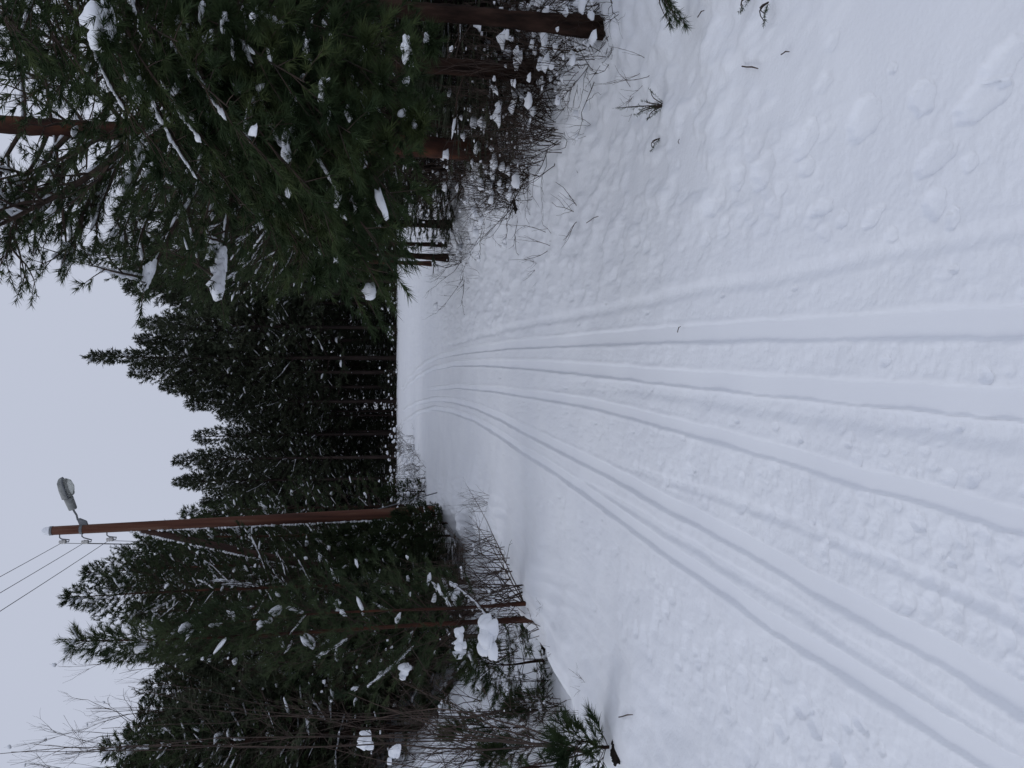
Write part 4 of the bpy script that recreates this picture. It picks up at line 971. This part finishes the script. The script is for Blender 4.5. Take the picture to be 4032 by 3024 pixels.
# ------------------------------------------------------------------ bare birch on the left
def birch(seed, base, tips, r, label, name='birch_sapling', fine=10):
    rng = np.random.default_rng(seed); polys = []
    base = np.array(base)
    for t in tips:
        e = np.array(t) - base; L = np.linalg.norm(e); n = 10; tt = np.linspace(0, 1, n)[:, None]
        pts = e * tt + np.array([rng.normal(0, .04), rng.normal(0, .04), 0]) * np.sin(tt * math.pi) * L + np.cumsum(rng.normal(0, .006 * L, (n, 3)), 0) * (tt > 0)
        polys.append((pts, np.linspace(r, r * .22, n)))
        for k in range(fine):
            i = int(rng.integers(2, n - 1)); d = pts[i + 1] - pts[i]; a = math.atan2(d[1], d[0]) + rng.uniform(0, 6.28)
            p = pts[i]; l = L * rng.uniform(.12, .30) * (1.15 - i / n); el = rng.uniform(.5, 1.15); q = [p]
            for _ in range(4): a += rng.normal(0, .12); el += rng.normal(0, .12); q.append(q[-1] + vdir(a, el) * l / 4)
            q = np.array(q); rr_ = r * .42 * (1.1 - i / n); polys.append((q, np.linspace(rr_, max(rr_ * .35, .0012), 5)))
            for _ in range(3):
                j = int(rng.integers(1, 4)); a2 = a + rng.choice([-1, 1]) * rng.uniform(.4, .9); e2 = el + rng.normal(0, .3)
                w = q[j] + vdir(a2, e2) * l * rng.uniform(.3, .6); polys.append((np.array([q[j], (q[j] + w) / 2 + rng.normal(0, .01, 3), w]), np.array([rr_ * .5, rr_ * .4, .001])))
    root = empty(name, tuple(base)); V, F = tubes(polys, 4)
    obj('stems', mesh_np('stems', V, F, 4, True), M_twig, root)['kind'] = 'stuff'; tag(root, label, 'birch sapling'); return root
g = gp(90, 2230)
birch(3, g, [at(40, -60, 6.2), at(75, 60, 6.6), at(130, 170, 6.9), at(20, 210, 6.4)], .009, 'tall leafless birch with twigs against the sky at the left rim', fine=12)
g = gp(230, 2160)
birch(4, g, [at(240, 270, 7.2), at(330, 640, 7.6), at(180, 390, 7.3), at(290, 520, 7.0)], .008, 'leafless birch with upright forked tip right of the rim birch', fine=9)
g = gp(60, 2320)
birch(5, g, [at(330, 1380, 5.9), at(260, 1500, 5.7), at(380, 1560, 6.2), at(160, 1250, 6.0), at(60, 1300, 5.6)], .008, 'spreading low leafless sapling crossing the white hollow at left', fine=8)
g = gp(640, 2070)
birch(6, g, [at(820, 1700, 8.4), at(1000, 1850, 8.2), at(900, 1780, 8.9), at(1110, 1845, 8.6), at(760, 1640, 9.0)], .007, 'leafless sapling arching right out over the snow from the left bank', fine=8)

btree = bare_root('bare_tree', (460, 3, 2.6, .12), M_heath, dict(depth=5, r=.019, nsnow=30, snow_s=(.02, .05), kids=4, wig=.17, ssub=0))
BT = [(-5.3, 13.5, 1.25, 'leafless brown tree mass above the open white hollow'), (-6.6, 14.5, 1.4, 'leafless brown tree behind the bare birches'), (-4.9, 16.5, 1.1, 'leafless tree between the slender pine and the round snowy pine'), (-7.6, 17, 1.6, 'leafless tree deep in the left thicket'),
      (-4.4, 12.4, .9, 'low leafless tree behind the bent little pine'), (3.9, 19, 1.8, 'brown leafless tree left of the red trunk under its snowy boughs'), (4.6, 22, 2.0, 'brown leafless tree further behind the red-trunked pine'), (3.9, 14, 1.3, 'leafless tree hidden behind the lush near pine boughs'), (5.2, 17, 1.6, 'leafless tree in the right-hand wood behind the red trunk'), (6.6, 20, 1.8, 'leafless tree far right in the right-hand wood')]
for q, (x, y, s_, lab) in enumerate(BT):
    o = btree if q == 0 else copy_tree(btree, (0, 0, 0), 0, 1)
    o.location = (x, y, float(h0(x, y))); o.rotation_euler = (0, 0, q * 1.3); o.scale = (s_ * .8, s_ * .8, s_); tag(o, lab, 'bare tree')

# dark lumps; under the snow lip their colour stands in for black hollows
def dark_lumps(V, yp, s, label, seed):
    p = gy(yp, V); rng = np.random.default_rng(seed)
    items = [(np.array([rng.normal(0, .10), rng.normal(0, .06), rng.uniform(-.03, .05)]), (.08, .06, .07), rng.uniform(0, 3), 0) for _ in range(7)]
    Vv, F = blobs(rng, items, 2, .45); o = obj('dark_mound', mesh_np('dark_mound', Vv * s, F, 3), M_dark, None, tuple(p)); tag(o, label, 'dark mound')
M_dark = mat_noise('dark_lump', [(.006, .005, .004), (.022, .016, .013)], scale=14, rough=.95, bump=.8, bscale=40)
dark_lumps(2150, 2560, .5, 'dark lumps filling the hollow under the snow lip by the bent little pine', 1)
dark_lumps(2430, 2975, .42, 'dark lumps filling the hollow with sprigs at the left rim', 2)
dark_lumps(2040, 800, .6, 'dark root mound at the end of the right-hand shrubs', 3)

# ------------------------------------------------------------------ lamp pole
M_pole = mat_noise('pole_wood', [(0.035, 0.017, 0.013), (0.085, 0.036, 0.025), (0.12, 0.050, 0.032), (0.15, 0.085, 0.060)], scale=7, rough=.85, bump=.9, bscale=40, stretch=(1, 1, .05), bdist=.006)
M_brace = mat_noise('brace_wood', [(.030, .020, .017), (.065, .035, .027)], scale=5, rough=.9, bump=.5, bscale=30, stretch=(1, 1, .1))
M_steel = mat_noise('galvanised_steel', [(.10, .11, .12), (.19, .20, .21)], scale=12, rough=.45, spec=.5)
M_dirty = mat_noise('dirty_lamp_shell', [(.16, .17, .165), (.34, .35, .335)], scale=7, rough=.5, spec=.4)
M_ins = mat_noise('porcelain', [(.55, .54, .52), (.66, .65, .62)], scale=5, rough=.25, spec=.5)
M_wire = mat_noise('aluminium_wire', [(.06, .06, .065), (.10, .10, .11)], scale=5, rough=.5)
ma, nt_, b_ = mat_base('lamp_glass', .18); b_.inputs['Base Color'].default_value = (.62, .64, .60, 1); b_.inputs['Transmission Weight'].default_value = .72; b_.inputs['IOR'].default_value = 1.2
M_glass = ma
PY = 22.0
pb = at(1010, 1690, PY); px_ = pb[0]; pz = float(h0(px_, PY))
ptop = at(934, 200, PY)
root = empty('lamp_pole', (px_, PY, pz)); tag(root, 'tall red-brown wooden pole with street lamp, insulators and slanting brace', 'lamp pole')
O = np.array([px_, PY, pz]); top = ptop - O; lean = np.array([top[0], 0.0, top[2]])
def pol(z, r_=1): return lean * (z / lean[2])
tt = np.linspace(-.3, lean[2], 16)
pts = np.array([pol(z) for z in tt]); rad = np.interp(tt, [0, lean[2]], [.165, .115])
V, F = tubes([(pts, rad)], 20)
V = np.vstack([V, pts[-1][None] + [0, 0, .015]]); cap = len(V) - 1; k0 = (len(pts) - 1) * 20
Fc = [(k0 + j, k0 + (j + 1) % 20, cap, cap) for j in range(20)]
me = bpy.data.meshes.new('post'); me.from_pydata([tuple(v) for v in V], [], [tuple(f) for f in F] + [f[:3] for f in Fc]); me.polygons.foreach_set('use_smooth', [True] * len(me.polygons))
obj('post', me, M_pole, root)
rng = np.random.default_rng(5)
# cap of snow on the top
Vv, F = blobs(rng, [(pts[-1] + [0, 0, .03], (.125, .125, .17), 0, 0)], 3, .10); obj('snow_cap', mesh_np('snow_cap', Vv, F, 3, True), M_snowc, root)
# collar ring under the cap
V, F = tubes([(np.array([pol(lean[2] - .05), pol(lean[2] + .005)]), np.array([.122, .122]))], 20); obj('collar', mesh_np('collar', V, F, 4, True), M_steel, root)
# brace
za = at(940, 560, PY)[2] - pz; ba = pol(za) + [-.10, .0, 0]; bb = np.array([-2.35, -.1, -.3])
br = np.array([ba + (bb - ba) * t for t in np.linspace(0, 1, 8)]); V, F = tubes([(br, np.linspace(.085, .125, 8))], 16)
obj('brace', mesh_np('brace', V, F, 4, True), M_brace, root)
# wind-packed snow on the left faces
it = []
for z in np.arange(1.2, za + .4, .045):
    if rng.random() < .12: continue
    w = .045 * (1 - .4 * z / za) * rng.uniform(.5, 1.5); it.append((pol(z) + np.array([-np.interp(z, [0, lean[2]], [.165, .115]) + .005, -.02 + rng.normal(0, .03), 0]), (w, .06 * rng.uniform(.5, 1.2), .05), rng.normal(0, .4), 0))
for t in np.arange(.0, 1, .008):
    if rng.random() < .08: continue
    c = ba + (bb - ba) * t; rr_ = .085 + .04 * t; it.append((c + np.array([-rr_ * .95, -.01, rr_ * .35]), (.034 * rng.uniform(.5, 1.4), .065, .05), rng.normal(0, .3), 0))
Vv, F = blobs(rng, it, 1, .3); obj('clinging_snow', mesh_np('clinging_snow', Vv, F, 3, True), M_snowc, root)['kind'] = 'stuff'
# hooks + insulators
ins = []
for Vp, Up in [(238, 890), (326, 890), (424, 900)]:
    c = at(Up, Vp + 8, PY) - O
    z = c[2]; s0 = pol(z + .07) + [-.10, 0, 0]
    hk = np.array([s0, s0 + [-.09, 0, .0], s0 + [-.13, 0, -.05], c + [.05, 0, -.17], c + [0, 0, -.15], c + [0, 0, -.05]])
    V, F = tubes([(hk, np.full(6, .016))], 6); h = obj('hook', mesh_np('hook', V, F, 4, True), M_steel, root)
    pr = [(-.09, .035), (-.085, .05), (-.05, .058), (-.03, .045), (-.01, .056), (.02, .058), (.035, .035), (.06, .045), (.08, .04), (.09, .01)]
    V, F = tubes([(np.array([c + [0, 0, q[0]] for q in pr]), np.array([q[1] for q in pr]))], 14)
    obj('insulator', mesh_np('insulator', V, F, 4, True), M_ins, root); ins.append(c + O + np.array([-.03, 0, .03]))
# lamp bracket, arm, head
zb = at(950, 322, PY)[2] - pz; bk = pol(zb)
V, F = tubes([(np.array([bk + [0, 0, -.035], bk + [0, 0, .035]]), np.array([.130, .130]))], 18); obj('clamp_band', mesh_np('clamp_band', V, F, 4, True), M_steel, root)
import bmesh
def slab(name, outline, depth, mat, loc, bev=.02):
    bm = bmesh.new(); a = [bm.verts.new((x, -depth / 2, z)) for x, z in outline]; b = [bm.verts.new((x, depth / 2, z)) for x, z in outline]
    n = len(outline); bm.faces.new(a); bm.faces.new(b[::-1])
    for i in range(n): bm.faces.new((a[i], b[i], b[(i + 1) % n], a[(i + 1) % n]))
    bmesh.ops.recalc_face_normals(bm, faces=bm.faces)
    bmesh.ops.bevel(bm, geom=bm.edges[:], offset=bev, segments=2, affect='EDGES')
    me = bpy.data.meshes.new(name); bm.to_mesh(me); bm.free(); return obj(name, me, mat, root, tuple(loc))
slab('bracket', [(0, -.16), (.12, -.12), (.20, .06), (.16, .11), (0, .05)], .07, M_steel, bk + [.10, 0, 0], .012)
armp = np.array([bk + [.25, 0, .10], bk + [.38, -.02, .12], bk + [.48, -.04, .17], bk + [.56, -.06, .20]])
V, F = tubes([(armp, np.full(4, .026))], 8); obj('arm', mesh_np('arm', V, F, 4, True), M_steel, root)
hd = empty('lamp_head', tuple(bk + [.54, -.06, .19])); hd.parent = root
hd.rotation_euler = (R(12), R(-14), R(-12))
def loft(name, secs, mat, seg=20, par=None):
    """secs: (x, half-width, z_top, z_bottom)"""
    V = []; n = len(secs)
    for x, w, zt, zb_ in secs:
        for j in range(seg):
            a = 2 * math.pi * j / seg; c, s_ = math.cos(a), math.sin(a)
            V.append((x, w * math.copysign(abs(c) ** .6, c), (zt if s_ > 0 else -zb_) * abs(s_) ** .6 * (1 if s_ > 0 else 1)))
    F = [(i * seg + j, i * seg + (j + 1) % seg, (i + 1) * seg + (j + 1) % seg, (i + 1) * seg + j) for i in range(n - 1) for j in range(seg)]
    F += [tuple(range(seg))[::-1], tuple((n - 1) * seg + j for j in range(seg))]
    me = bpy.data.meshes.new(name); me.from_pydata(V, [], F); me.update(); me.polygons.foreach_set('use_smooth', [True] * len(me.polygons)); o = obj(name, me, mat, par or root); return o
loft('neck', [(0, .075, .09, .09), (.02, .085, .10, .10), (.32, .12, .12, .10), (.34, .12, .12, .10)], M_dirty, par=hd)
loft('canopy', [(.345, .12, .13, .02), (.36, .19, .15, .02), (.60, .21, .15, .02), (.80, .19, .13, .02), (.88, .12, .08, .02), (.90, .05, .03, .02)], M_dirty, par=hd)
loft('bowl', [(.37, .14, -.021, .08), (.40, .165, -.021, .16), (.60, .185, -.021, .21), (.76, .16, -.021, .18), (.84, .10, -.021, .10), (.86, .04, -.021, .04)], M_glass, par=hd)
loft('rim', [(.352, .19, .0, .035), (.37, .20, .0, .04), (.60, .218, .0, .04), (.82, .19, .0, .04), (.90, .08, .0, .03)], M_steel, par=hd)
# guy rods by the foot
for (U1, V1, zt, n_) in [(1086, 1682, 1.7, 0), (1037, 1688, 1.5, 1)]:
    a = at(U1, V1, PY - .3 + .5 * n_) - O; a[2] = -.1; e = pol(zt) + [.12, 0, 0]
    V, F = tubes([(np.array([a, (a + e) / 2, e]), np.array([.018, .016, .014]))], 6); obj('guy_rod', mesh_np('guy_rod', V, F, 4, True), M_steel, root)
# wires: from behind the camera past the insulators to the far wood
nearx = [-3.95, -4.0, -4.05]
for i, c in enumerate(ins):
    def span(a, b, sag, n):
        t = np.linspace(0, 1, n)[:, None]; p = a + (b - a) * t; p[:, 2] -= (sag * 4 * t * (1 - t))[:, 0]; return p
    back = np.array([nearx[i] + .0, -24.0, c[2] - .2])
    far = np.array([-13.2 + .05 * i, 64.0, c[2] - .7])
    p = np.concatenate([span(back, c, .55, 28), span(c, far, .5, 24)[1:]])
    V, F = tubes([(p - c, np.full(len(p), .0075))], 6)
    o = obj('power_line', mesh_np('power_line', V, F, 4, True), M_wire, None, tuple(c))
    tag(o, ['topmost bare wire running over the left bank to the pole', 'middle bare wire running over the left bank to the pole', 'lowest bare wire running over the left bank to the pole'][i], 'wire')

# scene prototypes that found no place are removed
for d, u in ((protos, used), (sh_protos, sused)):
    for k, L in d.items():
        for i, o in enumerate(L):
            if (k, i) not in u:
                for c in list(o.children): bpy.data.objects.remove(c)
                bpy.data.objects.remove(o)
print('tris', sum(len(m.loop_triangles) if m.loop_triangles else sum(1 for _ in range(0)) for m in bpy.data.meshes), 'faces', sum(len(m.polygons) for m in bpy.data.meshes))
